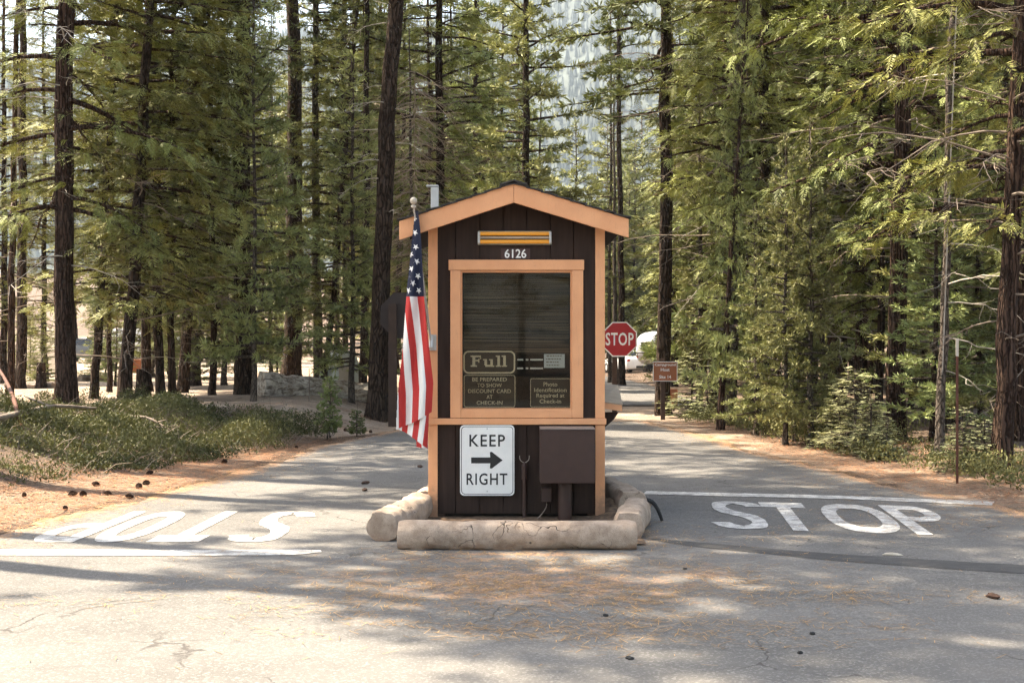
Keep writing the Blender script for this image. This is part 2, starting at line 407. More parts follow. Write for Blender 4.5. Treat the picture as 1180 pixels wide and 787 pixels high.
def litter_g(x, y):
    dl = d_left(x, y); dr = d_right(x, y); d = np.maximum(dl, dr)
    a = .75 * sst(-.2, .3, d) * sst(2.2, .8, dl) * sst(3.0, .5, dr) * sst(24, 19, y)
    st = .75 * sst(.2, 1, dl) * sst(22, 24, y) * sst(34, 29, y) * sst(.36, .54, fbm(x + .6 * y, y * .4, .9, 3, 3))
    right = .45 * sst(0, .5, dr)
    clear = .5 * sst(.5, .65, fbm(x, y * .5, .25, 3, 9)) * sst(30, 36, y)
    return np.maximum.reduce([a, st, right * (fbm(x, y, .6, 3, 4) * 1.4), clear])
def sand_g(x, y):
    dl = d_left(x, y); dr = d_right(x, y)
    left = .55 * sst(0, .4, dl) * sst(2.5, 1, dl) + .95 * sst(22, 25, y) * sst(-.2, .2, dl) 
    mid = .9 * sst(26, 28, y) * sst(1.5, .0, np.maximum(x - 4.2, 0))
    right = .55 * sst(1.4, .3, dr) + .0 * dr
    return np.maximum.reduce([left, mid * (dl <= 0), right * sst(-.3, 0, dr)]) * (1 - sst(90, 120, y))
tx = axis(-9, 9, .22, 2600); ty = axis(2, 36, .22, 2600)
grid(tx, ty, HG, 'ground', M['forest_floor'], {'litter': litter_g, 'sand': sand_g})

def road_keep(x, y):
    e = (fbm(x, y, 1.3, 3, 2) - .5) * .5
    lane = (d_left(x, y) < e - .02) & (d_right(x, y) < e - .02) & (y < 27.4 + 2 * (fbm(x, y, .8, 2) - .5) - .0)
    link = (x > -1.65) & (x < 1.5 + .3 * e) & (y >= 27) & (y < 35)
    return lane | link
def road_litter(x, y):
    g = np.zeros_like(x)
    for cx, cy, rx, ry, s in ((.1, 8.9, 1.7, 1.3, .72), (-.3, 9.9, 1.1, .35, .6), (1.2, 9.3, .7, .7, .62), (2.2, 8.4, .9, .4, .4), (-2.6, 8.3, .7, .2, .4), (.4, 7.6, 1.6, .5, .5), (-2.0, 10.1, .8, .25, .3), (-1.2, 9.2, 1.0, .5, .52),
                              (3.6, 12.2, 1.1, 1.0, .46), (3.4, 15.5, .7, 2.4, .42), (1.05, 11.2, .22, 1.1, .6), (0, 10.15, 1.1, .16, .75), (2.0, 11.2, 1.0, .6, .34), (-.7, 12, .3, 2, .3)):
        g = np.maximum(g, s * np.exp(-((x - cx) / rx) ** 2 - ((y - cy) / ry) ** 2))
    ed = np.minimum(-d_left(x, y), -d_right(x, y))
    g = np.maximum(g, .9 * sst(.65, .0, ed)); g = np.maximum(g, .42 * sst(1.2, .2, ed))
    return g - .04
def road_shade(x, y):  # tree shade painted into the asphalt colour
    g = .95 * sst(.9, 1.6, x + .12 * (y - 12)) * sst(16, 12, y) * (.45 + .6 * fbm(x, y, .7, 3, 6))  # shaded right lane
    g = np.maximum(g, .6 * np.exp(-((x + 1.9) / 1.5) ** 2 - ((y - 9.3) / .35) ** 2))  # band of shade across the left foreground
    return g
grid(np.arange(-6.6, 6.6, .07), np.concatenate([np.arange(-12, 6, .4), np.arange(6, 35.2, .07)]), lambda x, y: HG(x, y) * 0 + .006, 'road', M['worn_asphalt'],
     {'litter': road_litter, 'dark': road_shade}, road_keep)
grid(np.arange(-1.6, 7.5, .25), np.arange(33.2, 86, .25), lambda x, y: HG(x, y) + .03, 'campground_road', M['worn_asphalt'],
     {'litter': lambda x, y: .25 * fbm(x, y, .5, 3), 'dark': lambda x, y: 0 * x}, far_road)

# ------------------------------------------------------------------ painted markings (flat sheets on the road)
PZ = .011
def strip(b, C, w, closed=False, z=PZ):
    C = np.asarray(C, float); n = len(C)
    T = np.roll(C, -1, 0) - np.roll(C, 1, 0)
    if not closed: T[0] = C[1] - C[0]; T[-1] = C[-1] - C[-2]
    T /= np.linalg.norm(T, axis=1)[:, None]; N = np.stack([-T[:, 1], T[:, 0]], -1)
    w = np.broadcast_to(np.asarray(w, float), (n,))[:, None]
    L = C + N * w / 2; Rr = C - N * w / 2
    V = np.concatenate([L, Rr]); m = n if closed else n - 1
    i = np.arange(m); i2 = (i + 1) % n
    b.add(np.c_[V, np.full(2 * n, z)], np.stack([i, n + i, n + i2, i2], -1))
def spline(P, k=10):
    P = np.asarray(P, float); Q = np.vstack([2 * P[0] - P[1], P, 2 * P[-1] - P[-2]]); out = []
    for i in range(1, len(Q) - 2):
        for t in np.arange(k) / k:
            out.append(.5 * (2 * Q[i] + (Q[i + 1] - Q[i - 1]) * t + (2 * Q[i - 1] - 5 * Q[i] + 4 * Q[i + 1] - Q[i + 2]) * t * t + (3 * Q[i] - 3 * Q[i - 1] + Q[i + 1] * 1 - Q[i - 1] * 0 - 0) * 0 + (-Q[i - 1] + 3 * Q[i] - 3 * Q[i + 1] + Q[i + 2]) * t ** 3))
    out.append(P[-1]); return np.array(out)
def road_word(name, org, ex, ed, Ws, Hh, us, parent=None):
    """STOP in strokes; u along ex, v from the letter tops towards their feet along ed"""
    org = np.array(org); ex = np.array(ex); ed = np.array(ed)
    b = MB()
    def put(fn):
        q = MB(); fn(q); V = np.concatenate(q.v)
        P = org + V[:, :1] * ex + V[:, 1:2] * ed
        k = sum(len(x) for x in [b.v]) 
        b.add(np.c_[P, V[:, 2]], np.concatenate([l.reshape(-1, 4) for l in q.l]))
    sw = .122
    def S(q):
        W = Ws[0]
        u = us[0]; h = Hh
        C = spline([(u + W * .97, h * .2), (u + W * .82, h * .10), (u + W * .5, h * .055), (u + W * .2, h * .11), (u + W * .13, h * .25), (u + W * .27, h * .40), (u + W * .5, h * .49), (u + W * .74, h * .59), (u + W * .87, h * .75), (u + W * .78, h * .89), (u + W * .5, h * .945), (u + W * .2, h * .9), (u + W * .03, h * .8)])
        T = np.gradient(C, axis=0); T /= np.linalg.norm(T, axis=1)[:, None]
        strip(q, C, sw * (abs(T[:, 1]) * .95 + abs(T[:, 0]) * 1.5))
    def Tt(q):
        W = Ws[1]
        u = us[1]
        strip(q, [(u, Hh * .1), (u + W, Hh * .1)], Hh * .2)
        strip(q, [(u + W / 2, Hh * .2015), (u + W / 2, Hh)], sw)
    def O(q):
        W = Ws[2]
        u = us[2]; a = np.arange(40) * 2 * math.pi / 40
        x = np.sign(np.cos(a)) * abs(np.cos(a)) ** .8; y = np.sign(np.sin(a)) * abs(np.sin(a)) ** .8
        inner = np.c_[u + W / 2 + x * (W / 2 - sw), Hh / 2 + y * (Hh / 2 - .17 * Hh)]
        outer = np.c_[u + W / 2 + x * W / 2, Hh / 2 + y * Hh / 2]
        V = np.concatenate([outer, inner]); i = np.arange(40); i2 = (i + 1) % 40
        q.add(np.c_[V, np.full(80, PZ)], np.stack([i, i2, 40 + i2, 40 + i], -1))
    def Pp(q):
        W = Ws[3]
        u = us[3]
        strip(q, [(u + sw / 2, 0), (u + sw / 2, Hh)], sw)
        a = np.linspace(-math.pi / 2, math.pi / 2, 18); h0 = Hh * .29
        out = np.vstack([[(u + sw + .002, 0)], np.c_[u + W * .55 + np.cos(a) * W * .45, h0 + np.sin(a) * h0], [(u + sw + .002, 2 * h0)]])
        inn = np.vstack([[(u + sw + .002, .16 * Hh)], np.c_[u + W * .55 + np.cos(a) * (W * .45 - sw), h0 + np.sin(a) * (h0 - .16 * Hh)], [(u + sw + .002, 2 * h0 - .16 * Hh)]])
        n = len(out); V = np.vstack([out, inn]); i = np.arange(n - 1)
        q.add(np.c_[V, np.full(2 * n, PZ)], np.stack([i, i + 1, n + i + 1, n + i], -1))
    for f in (S, Tt, O, Pp): put(f)
    return b.build(name, M['road_paint'])
ex = np.array((.972, -.235)); ed = np.array((-.10, -.995))
tag(road_word('road_lettering', (1.80, 13.55), ex, ed, (.39, .40, .56, .42), 2.0, (.10, .535, 1.04, 1.63)), 'white STOP painted on the right lane, upright from the camera, below a thin line', 'road marking')
tag(road_word('road_lettering', (-1.79, 10.75), (-1, -.01), (.035, 1), (.34, .40, .40, .40), 1.93, (.03, .58, 1.08, 1.53)), 'white STOP painted upside down on the left lane behind a broad line', 'road marking')
b = MB(); strip(b, spline([(1.33, 14.26), (2.2, 14.06), (3.1, 13.86), (3.9, 13.55), (4.5, 13.3)]), (np.array([.3] * 32 + [.34] * 9))); 
tag(b.build('stop_line', M['road_paint']), 'thin white stop line across the right lane beyond the letters', 'road marking')
b = MB(); strip(b, spline([(-5.0, 10.22), (-3.6, 10.22), (-2.6, 10.2), (-1.7, 10.22), (-1.38, 10.28)]), np.linspace(.30, .26, 41) * np.r_[np.ones(33), np.linspace(1, .35, 8)])
tag(b.build('stop_line', M['road_paint']), 'broad white stop line across the left lane in front of the letters', 'road marking')
def G(px, py): Z = F * CAMZ / (py - 393.5); return (X(px, Z), Z)
b = MB(); C = spline([G(752, 622), G(800, 628), G(860, 633.5), G(950, 642), G(1050, 649), G(1180, 657), G(1330, 664)], 8)
strip(b, C, np.interp(np.arange(len(C)), [0, 8, 25, 48], [.08, .2, .3, .4]) * (.85 + .3 * fbm(C[:, 0], C[:, 1], 2, 2)), z=.009)
tag(b.build('tar_strip', M['tar_seal']), 'dark tar repair strip crossing the asphalt from the kerb to the right', 'road repair')

# ------------------------------------------------------------------ booth
BY = 12.09; S1 = 135.6
def bx(px): return (px - 590) / S1
def bz(py): return CAMZ - (py - 393.5) / S1
booth = empty('check_in_booth', (.037, BY + 1.1, 0), 0, 'small dark brown check-in booth with orange trim and shingle gable roof', 'booth')
def rel(b, name, mats, parent=booth, **k):
    o = b.build(name, mats, parent, **k); o.matrix_parent_inverse = parent.matrix_world.inverted() if False else o.matrix_parent_inverse
    w = parent.location if parent.parent is None else parent.location
    o.location = (-w.x, -w.y, -w.z) if parent.parent is None else (0, 0, 0); return o
XL, XR = -.70, .775; DEP = 2.3
EAVE = 2.36; PK = 2.86
def roofz(x): return PK - .326 * abs(x - .02)
# walls: front with window opening, plank siding with grooves
wx0, wx1, wz0, wz1 = bx(527), bx(662), bz(474), bz(309)
b = MB()
fy = BY + .012
def panel(x0, x1, z0, z1, th=.05):
    b.box(x0, x1, fy, fy + th, z0, z1)
edges = [XL + .01]
for p in (522, 525.2, 553.2, 580.2, 607, 634, 661, 688): edges.append(bx(p))
edges = sorted(set([XL + .01] + [bx(p) for p in (525, 553, 580, 607, 634, 661)] + [XR - .01]))
gv = .0035
for a, c in zip(edges[:-1], edges[1:]):
    a2, c2 = a + gv, c - gv
    panel(a2, c2, .06, wz0)
    # above the window up to the gable
    n = 2; b.prism([(a2, wz1), (c2, wz1), (c2, roofz(c2) - .07), (a2, roofz(a2) - .07)], fy, fy + .05)
    if c2 < wx0: panel(a2, c2, wz0 , wz1)
    elif a2 < wx0: panel(a2, wx0, wz0, wz1)
    if a2 > wx1: panel(a2, c2, wz0, wz1)
    elif c2 > wx1: panel(wx1, c2, wz0, wz1)
# backing behind the grooves
b.box(XL + .02, XR - .02, fy + .051, fy + .08, .06, wz0 - .01); b.prism([(XL + .02, wz1 + .01), (XR - .02, wz1 + .01), (XR - .02, roofz(XR) - .09), (.02, PK - .09), (XL + .02, roofz(XL) - .09)], fy + .051, fy + .08)
# sides and back
for sx in (XL + .005, XR - .035):
    if sx < 0:
        b.box(sx, sx + .03, fy + .081, BY + DEP - .03, .06, roofz(sx) - .08)
    else:   # right side has the service window opening
        b.box(sx, sx + .03, fy + .081, BY + .55, .06, roofz(sx + .03) - .08); b.box(sx, sx + .03, BY + 1.55, BY + DEP - .03, .06, roofz(sx + .03) - .08)
        b.box(sx, sx + .03, BY + .55, BY + 1.55, .06, .98); b.box(sx, sx + .03, BY + .55, BY + 1.55, 1.95, roofz(sx + .03) - .08)
b.box(XL + .005, XR - .005, BY + DEP - .03, BY + DEP, .06, EAVE - .05)
rel(b, 'siding', M['dark_brown_siding'])
b = MB(); b.box(XL + .04, XR - .04, BY + .1, BY + DEP - .05, .03, .059); b.box(XL + .06, XR - .06, BY + 1.5, BY + 1.52, .06, 2.2); rel(b, 'interior_lining', M['interior_dark'])
for x0 in (XL + .03, XR - .13): b = MB(); b.box(x0, x0 + .1, BY + .03, BY + DEP - .1, .005, .059); rel(b, 'skid', M['dark_wood_post'])
# corner boards
for x0, x1 in ((bx(493.5), bx(504.3)), (bx(686), bx(697))):
    b = MB()
    zt = roofz((x0 + x1) / 2) - .13
    b.box(x0, x1, BY - .012, BY + .0115, .03, bz(489.2)); b.box(x0, x1, BY - .012, BY + .0115, bz(481.8), zt)
    xs = (x0, x0 + .02) if x0 < 0 else (x1 - .02, x1)
    b.box(xs[0], xs[1], BY + .0125, BY + .09, .03, zt)
    rel(b, 'corner_board', M['orange_trim_paint'], bevel=.003)
b = MB(); b.box(bx(493), bx(698.5), BY - .034, BY + .0115, bz(489), bz(482)); rel(b, 'belt_board', M['orange_trim_paint'], bevel=.004)
# roof
RY0, RY1 = BY - .24, BY + DEP + .2
KS = F / RY0
def rx(px): return (px - 590) / KS
def rz(py): return CAMZ - (py - 393.5) / KS
lx, rx_, cxx = rx(460), rx(724.5), rx(592)
zpk, zl, zr = rz(211.5), rz(255), rz(252.5)
w_ = rz(211.5) - rz(233.5); wv = rz(254.5) - rz(276)
for pts in ([(lx, zl - wv), (cxx - .0008, zpk - w_), (cxx - .0008, zpk), (lx, zl)], [(cxx + .0008, zpk - w_), (rx_, zr - wv), (rx_, zr), (cxx + .0008, zpk)]):
    b = MB(); b.prism(pts, RY0, RY0 + .035); rel(b, 'bargeboard', M['orange_trim_paint'], bevel=.003)
b = MB(); b.prism([(lx + .01, zl - .03), (cxx, zpk - .03), (rx_ - .01, zr - .03), (rx_ - .01, zr - .055), (cxx, zpk - .06), (lx + .01, zl - .055)], RY0 + .036, RY1)
rel(b, 'soffit', M['dark_brown_siding'])
b = MB(); rng = random.Random(3)
for s_, (ex_, ez_) in ((-1, (lx - .02, zl)), (1, (rx_ + .02, zr))):
    n = 8
    for i in range(n):       # shingle courses, each lying over the one below it
        t0, t1 = i / n, (i + 1.16) / n if i < n - 1 else 1
        xa, xb = ex_ + (cxx - ex_) * t0, ex_ + (cxx - ex_) * min(t1, 1)
        za, zb = ez_ + (zpk - ez_) * t0, ez_ + (zpk - ez_) * min(t1, 1)
        y = RY0 - .02
        while y < RY1:
            wd = rng.uniform(.16, .3); y2 = min(y + wd - .004, RY1 + .01); dz = rng.uniform(-.003, .004); lift = .013
            V = [(xa, y, za + .006 + lift + dz), (xb, y, zb + .004), (xb, y2, zb + .004), (xa, y2, za + .006 + lift + dz)]
            V += [(p[0], p[1], p[2] - .012) for p in V]
            b.add(V, [(0, 1, 2, 3), (7, 6, 5, 4), (0, 4, 5, 1), (1, 5, 6, 2), (2, 6, 7, 3), (3, 7, 4, 0)] if s_ < 0 else [(3, 2, 1, 0), (4, 5, 6, 7), (1, 5, 4, 0), (2, 6, 5, 1), (3, 7, 6, 2), (0, 4, 7, 3)])
            y += wd
rf = rel(b, 'roof', M['dark_shingles'])
b = MB(); y = RY0 - .03
while y < RY1:
    V = lambda z0: [(cxx - .11, y, zpk - .006 + z0), (cxx, y, zpk + .026 + z0), (cxx + .11, y, zpk - .006 + z0)]
    b.prism([(cxx - .115, zpk - .020), (cxx, zpk + .016), (cxx + .115, zpk - .020), (cxx + .115, zpk - .004), (cxx + .002, zpk + .032), (cxx - .002, zpk + .032), (cxx - .115, zpk - .004)], y, y + .235)
    y += .24
rel(b, 'ridge_cap', M['dark_shingles'])
b = MB(); vx = X(500.5, BY + 1.5); vz = ZH(216, BY + 1.5)
b.box(vx - .032, vx + .042, BY + 1.46, BY + 1.54, vz - .22, vz); b.box(vx - .075, vx + .042, BY + 1.455, BY + 1.545, vz + .001, vz + .018)
rel(b, 'vent_pipe', M['galvanised_metal'], bevel=.004)
# window
b = MB()
fx0, fx1 = bx(517), bx(673); fz1 = bz(299.5); iz0, iz1 = bz(471.5), bz(313.5); ix0, ix1 = bx(531), bx(659)
b.box(fx0, fx1, BY - .026, BY + .0115, bz(311.5), fz1)
b.box(bx(519), ix0 + .0, BY - .022, BY + .0115, bz(481.5), bz(311.8)); b.box(ix1, bx(672), BY - .022, BY + .0115, bz(481.5), bz(311.8))
b.box(ix0 + .0005, ix1 - .0005, BY - .022, BY + .0115, bz(481.5), iz0)
fr = rel(b, 'window_frame', M['orange_trim_paint'], bevel=.004)
b = MB()     # inner stop around the pane
b.box(ix0 + .001, ix0 + .012, BY + .0, BY + .06, iz0 + .001, bz(311.9)); b.box(ix1 - .012, ix1 - .001, BY + .0, BY + .06, iz0 + .001, bz(311.9))
b.box(ix0 + .0125, ix1 - .0125, BY + .0, BY + .06, iz1 - .004, bz(311.9)); b.box(ix0 + .0125, ix1 - .0125, BY + .0, BY + .06, iz0 + .001, iz0 + .008)
rel(b, 'window_stop', M['orange_trim_paint'])
b = MB(); b.box(ix0 + .013, ix1 - .013, BY + .036, BY + .040, iz0 + .009, iz1 - .005); rel(b, 'window_pane', M['window_glass'])
b = MB(); b.box(ix0 + .02, ix1 - .02, BY + .12, BY + .126, bz(408), iz1 - .01)
rel(b, 'roller_blind', M['slatted_blind'])
for z in (bz(414.5), bz(424.5)):
    for a, c in ((596, 603), (606, 609), (611, 626)): b = MB(); b.box(bx(a), bx(c), BY + .085, BY + .09, z - .008, z + .006); rel(b, 'white_bar', M['white_sign_face'])  # short white bars in two rows below the blind
# service shelf on the right side
P = [(XR + .004, BY + .35), (.972, BY + .40), (1.03, BY + 1.75), (XR + .004, BY + 1.9)]
zt = (1.005, .975, 1.10, 1.12)
b = MB()
V = [(p[0], p[1], z) for p, z in zip(P, zt)] + [(p[0], p[1], z - .012) for p, z in zip(P, zt)]
b.add(V, [(0, 1, 2, 3), (7, 6, 5, 4), (0, 4, 5, 1), (1, 5, 6, 2), (2, 6, 7, 3), (3, 7, 4, 0)])
sh = rel(b, 'service_shelf', M['shelf_wood'])
b = MB(); V = [(p[0] - .004, p[1] + .004 , z - .0125) for p, z in zip(P, zt)] + [(p[0] - .004, p[1] + .004, z - .065) for p, z in zip(P, zt)]
b.add(V, [(0, 1, 2, 3), (7, 6, 5, 4), (0, 4, 5, 1), (1, 5, 6, 2), (2, 6, 7, 3), (3, 7, 4, 0)]); b.build('shelf_edge', M['orange_trim_paint'], sh)
for y in (BY + .44, BY + 1.55):
    b = MB(); z = .90 if y < BY + 1 else 1.02
    b.add([(XR + .004, y, z), (.94, y, z), (XR + .004, y, z - .17), (.90, y, z - .06)] + [(XR + .004, y + .05, z), (.94, y + .05, z), (XR + .004, y + .05, z - .17), (.90, y + .05, z - .06)],
          [(0, 2, 3, 1), (4, 5, 7, 6), (0, 1, 5, 4), (1, 3, 7, 5), (3, 2, 6, 7), (2, 0, 4, 6)]); b.build('bracket', M['dark_brown_siding'], sh)
# ------------------------------------------------------------------ text
def text_mesh(body, size, offset=0., shear=0., spacing=1., extrude=.0, res=3, line=1.):
    cu = bpy.data.curves.new('lettering', 'FONT'); cu.body = body; cu.size = size; cu.offset = offset; cu.space_character = spacing
    cu.align_x = 'CENTER'; cu.align_y = 'CENTER'; cu.extrude = extrude; cu.resolution_u = res; cu.space_line = line
    o = bpy.data.objects.new('lettering', cu); COL.objects.link(o)
    dg = bpy.context.evaluated_depsgraph_get(); me = bpy.data.meshes.new_from_object(o.evaluated_get(dg))
    bpy.data.objects.remove(o); bpy.data.curves.remove(cu)
    V = np.array([v.co[:] for v in me.vertices]); 
    return me, V
def letters(name, body, mat, parent, cx, cy_, cz, width, height, offset=0., spacing=1., y=0., line=1.):
    """flat lettering in the x,z plane facing the camera (-y), fitted to width x height"""
    me, V = text_mesh(body, 1., offset, spacing=spacing, line=line)
    mn, mx = V.min(0), V.max(0); sx = width / (mx[0] - mn[0]); sy = height / (mx[1] - mn[1])
    W = np.stack([(V[:, 0] - (mn[0] + mx[0]) / 2) * sx + cx, np.full(len(V), y), (V[:, 1] - (mn[1] + mx[1]) / 2) * sy + cz], -1)
    me.vertices.foreach_set('co', W.astype(np.float32).ravel()); me.materials.clear(); me.materials.append(M[mat]); me.update()
    o = bpy.data.objects.new(name, me); COL.objects.link(o); o.parent = parent; return o
def rrect(w, h, r, k=6):
    pts = []
    for cx, cz, a0 in ((w / 2 - r, h / 2 - r, 0), (-w / 2 + r, h / 2 - r, 90), (-w / 2 + r, -h / 2 + r, 180), (w / 2 - r, -h / 2 + r, 270)):
        for i in range(k + 1): a = R(a0 + 90 * i / k); pts.append((cx + r * math.cos(a), cz + r * math.sin(a)))
    return pts
def ring(b, po, pi, y, mat=0):
    n = len(po); V = [(p[0], y, p[1]) for p in po] + [(p[0], y, p[1]) for p in pi]
    b.add(V, [(i, n + i, n + (i + 1) % n, (i + 1) % n) for i in range(n)], mat)
# KEEP RIGHT sign (local origin at the panel's centre, face at y = 0)
ks = empty('keep_right_sign', (bx(561.5), BY - .03, bz(530)), 0, 'white KEEP RIGHT sign with black arrow below the booth window', 'sign')
w, h = 62.5 / S1, 81 / S1
b = MB(); b.prism(rrect(w, h, .035), 0, .004); b.build('sign_panel', M['white_sign_face'], ks)
b = MB(); ring(b, rrect(w - .020, h - .022, .032), rrect(w - .030, h - .032, .028), -.0012); b.build('border', M['black_sign_ink'], ks)
letters('lettering', 'KEEP', 'black_sign_ink', ks, .0, 0, bz(507.3) - bz(530), 41 / S1, 13.6 / S1, offset=.012, spacing=1.15, y=-.0012)
letters('lettering', 'RIGHT', 'black_sign_ink', ks, -.002, 0, bz(551.5) - bz(530), 47 / S1, 13.4 / S1, offset=.012, spacing=1.15, y=-.0012)
b = MB(); k = 1 / S1
b.add([(x * k, -.0012, z * k) for x, z in ((-18.5, 3.4), (-18.5, -3.4), (3.5, -3.4), (3.0, -9.2), (17.8, .3), (3.0, 9.6), (3.5, 3.4))], [(0, 1, 2, 6)])
b.add([(x * k, -.0012, z * k) for x, z in ((3.5, -3.4), (3.0, -9.0), (5, -9.6), (17.8, .2), (5, 10), (3.0, 9.4), (3.5, 3.4))], [(0, 1, 2, 3, 4, 5, 6)])
b.build('arrow', M['black_sign_ink'], ks)
for dz in (.268, -.262):
    b = MB(); a = np.arange(10) * .628
    b.prism([(.006 * math.cos(t), dz + .006 * math.sin(t)) for t in a], -.004, .0); b.build('bolt', M['galvanised_metal'], ks)
# number plate
npl = empty('number_plate', (bx(594), BY + .004, bz(292.3)), 0, 'small brown plate with white number 6126 above the booth window', 'sign')
b = MB(); b.prism(rrect(.25, .088, .004), 0, .007); b.build('plate', M['brown_plate'], npl)
letters('lettering', '6126', 'white_sign_face', npl, .0, 0, 0, 25 / S1, 10.2 / S1, y=-.0012, offset=.014)
# wall lamp
wl = empty('wall_lamp', (bx(593), BY + .0, bz(274.3)), 0, 'twin amber tube lamp under the booth gable above the number', 'lamp')
b = MB(); b.prism(rrect(85 / S1, 15.5 / S1, .008), -.012, .011); b.build('back_plate', M['pale_canvas'], wl, bevel=.003)
for s_ in (-1, 1): b = MB(); b.box(s_ * .302 - .010, s_ * .302 + .010, -.05, -.0125, -.05, .05); b.build('end_cap', M['galvanised_metal'], wl, bevel=.003)
for z in (.034, -.034):
    b = MB(); b.tube([(-.291, -.034, z), (.291, -.034, z)], .0165, 12); o = b.build('amber_tube', M['amber_tube'], wl); smooth_angle(o)
b = MB(); b.box(-.29, .29, -.05, -.0125, -.009, .009); b.build('reflector', M['shelf_wood'], wl)
b = MB(); b.box(-.29, .29, -.0145, -.0125, -.052, -.0095); b.box(-.29, .29, -.0145, -.0125, .0095, .052); b.build('recess', M['interior_dark'], wl)
# window signs (behind the glass)
def wsign(x0, x1, y0, y1, label, bw=.007):
    e = empty('window_sign', (bx((x0 + x1) / 2), BY + .062, bz((y0 + y1) / 2)), 0, label, 'sign', None)
    w, h = (x1 - x0) / S1, (y1 - y0) / S1
    q = MB(); q.prism(rrect(w, h, .02), 0, .012); q.build('sign_board', M['dark_sign_board'], e)
    return e, w, h
e, w, h = wsign(533.3, 594, 404, 431, 'dark carved sign reading Full with thick rounded border inside the booth window')
b = MB(); ring(b, rrect(w - .004, h - .004, .045), rrect(w - .03, h - .03, .034), -.0015); b.build('border', M['carved_lettering'], e)
b = MB(); k = 1 / S1; cnt = [0]
def stroke(x0, x1, z0, z1):
    cnt[0] += 1; y = -.0015 - .00015 * cnt[0]; b.add([(x0 * k, y, z0 * k), (x1 * k, y, z0 * k), (x1 * k, y, z1 * k), (x0 * k, y, z1 * k)], [(0, 1, 2, 3)])
zb, zt_ = -5.2, 7.8   # baseline / cap height in photo pixels about the board's centre
stroke(-19.5, -16.2, zb, zt_); stroke(-21.6, -14.2, zb, zb + 1.7); stroke(-21.6, -16.3, zt_ - 1.7, zt_); stroke(-16.1, -9.6, zt_ - 2.0, zt_); stroke(-10.6, -9.4, zt_ - 4.4, zt_ - 2.1)
stroke(-16.1, -12.4, 1.0, 2.8); stroke(-12.6, -11.4, -.4, 4.2)
stroke(-5.6, -2.6, zb + 1.5, 3.6); stroke(-7.2, -5.7, 2.2, 3.6); stroke(-4.6, 1.2, zb, zb + 2.2); stroke(1.3, 4.2, zb, 3.6); stroke(-.2, 1.2, 2.2, 3.6); stroke(4.3, 5.8, zb, zb + 1.5)
for x in (9.4, 16.2):
    stroke(x, x + 3.0, zb, zt_); stroke(x - 1.8, x - .1, zt_ - 1.5, zt_); stroke(x - 1.8, x - .1, zb, zb + 1.5); stroke(x + 3.1, x + 4.4, zb, zb + 1.5)
b.build('lettering', M['carved_lettering'], e)
e, w, h = wsign(534, 594, 432, 469.8, 'dark sign about showing a discount card, lowest left in the booth window')
b = MB(); ring(b, rrect(w - .003, h - .003, .02), rrect(w - .014, h - .014, .016), -.0015); b.build('border', M['carved_lettering'], e)
for i, (t, wd) in enumerate((('BE PREPARED', 40), ('TO SHOW', 28.5), ('DISCOUNT CARD', 49.5), ('AT', 7), ('CHECK-IN', 30))):
    letters('lettering', t, 'carved_lettering', e, 0, 0, (437.4 - 450.9) / -S1 - i * 6.75 / S1, wd / S1, 4.4 / S1, y=-.0015, offset=.006)
e, w, h = wsign(611, 658, 436, 469.6, 'small dark Photo Identification sign at lower right of the booth window')
b = MB(); ring(b, rrect(w - .003, h - .003, .012), rrect(w - .012, h - .012, .010), -.0015); b.build('border', M['carved_lettering'], e)
for i, (t, wd, hh) in enumerate((('Photo', 16, 4.8), ('Identification', 37.5, 4.8), ('Required at', 32.5, 6), ('Check-in', 25, 4.8))):
    letters('lettering', t, 'carved_lettering', e, 0, 0, (443 - 452.8) / -S1 - i * 6.55 / S1 - (.004 if i == 2 else 0), wd / S1, hh / S1, y=-.0015, offset=.008)
e = empty('paper_notice', (bx(639), BY + .048, bz(416)), 0, 'pale blue paper notice taped inside the booth window', 'notice')
b = MB(); b.box(-12 / S1, 12 / S1, 0, .0015, -8 / S1, 8 / S1); b.build('sheet', M['paper'], e)
b = MB()
for i, (a, c) in enumerate(((-9, 9), (-9.5, 8), (-9.5, 5), (-9, 6))):
    x = a
    rr = random.Random(i)
    while x < c:
        l = rr.uniform(1.2, 3.2); z = 5.2 - i * 3.6
        b.add([(x / S1, -.001, z / S1), (min(x + l, c) / S1, -.001, z / S1), (min(x + l, c) / S1, -.001, (z + 1.3) / S1), (x / S1, -.001, (z + 1.3) / S1)], [(0, 1, 2, 3)]); x += l + .8
b.build('writing', M['brown_cabinet_top'], e)
# electrical cabinet on its thick post, with small box and cable
ec = empty('electrical_cabinet', (bx(654), BY - .2, 0), 0, 'brown metal cabinet on a thick post at the booth\'s lower right', 'cabinet')
def relc(b, name, mat, parent, org, **k):
    o = b.build(name, M[mat], parent, **k); o.location = tuple(-np.array(org)); return o
org = ec.location
K2 = F / (BY - .2)
def cxp(px, Z=BY - .33): return X(px, Z)
c0, c1 = cxp(622.3), cxp(685.8); z0, z1 = ZH(557, BY - .33), ZH(495, BY - .33)
b = MB(); b.box(c0, c1, BY - .33, BY - .045, z0, z1); relc(b, 'box', 'brown_cabinet_paint', ec, org, bevel=.006)
b = MB(); b.box(c0 + .0, c1 + .0, BY - .335, BY - .04, z1 + .001, z1 + .012); relc(b, 'lid', 'brown_cabinet_top', ec, org, bevel=.003)  # paler colour carries the sky light on the lid
b = MB(); b.box(c0 + .012, c1 - .012, BY - .3325, BY - .3305, z0 + .02, z1 - .015); relc(b, 'door', 'brown_cabinet_paint', ec, org)
b = MB(); px0 = X(651, BY - .2); b.tube([(px0, BY - .17, .0), (px0, BY - .17, z0 - .001)], .056, 20); o = relc(b, 'post', 'brown_cabinet_paint', ec, org); smooth_angle(o)
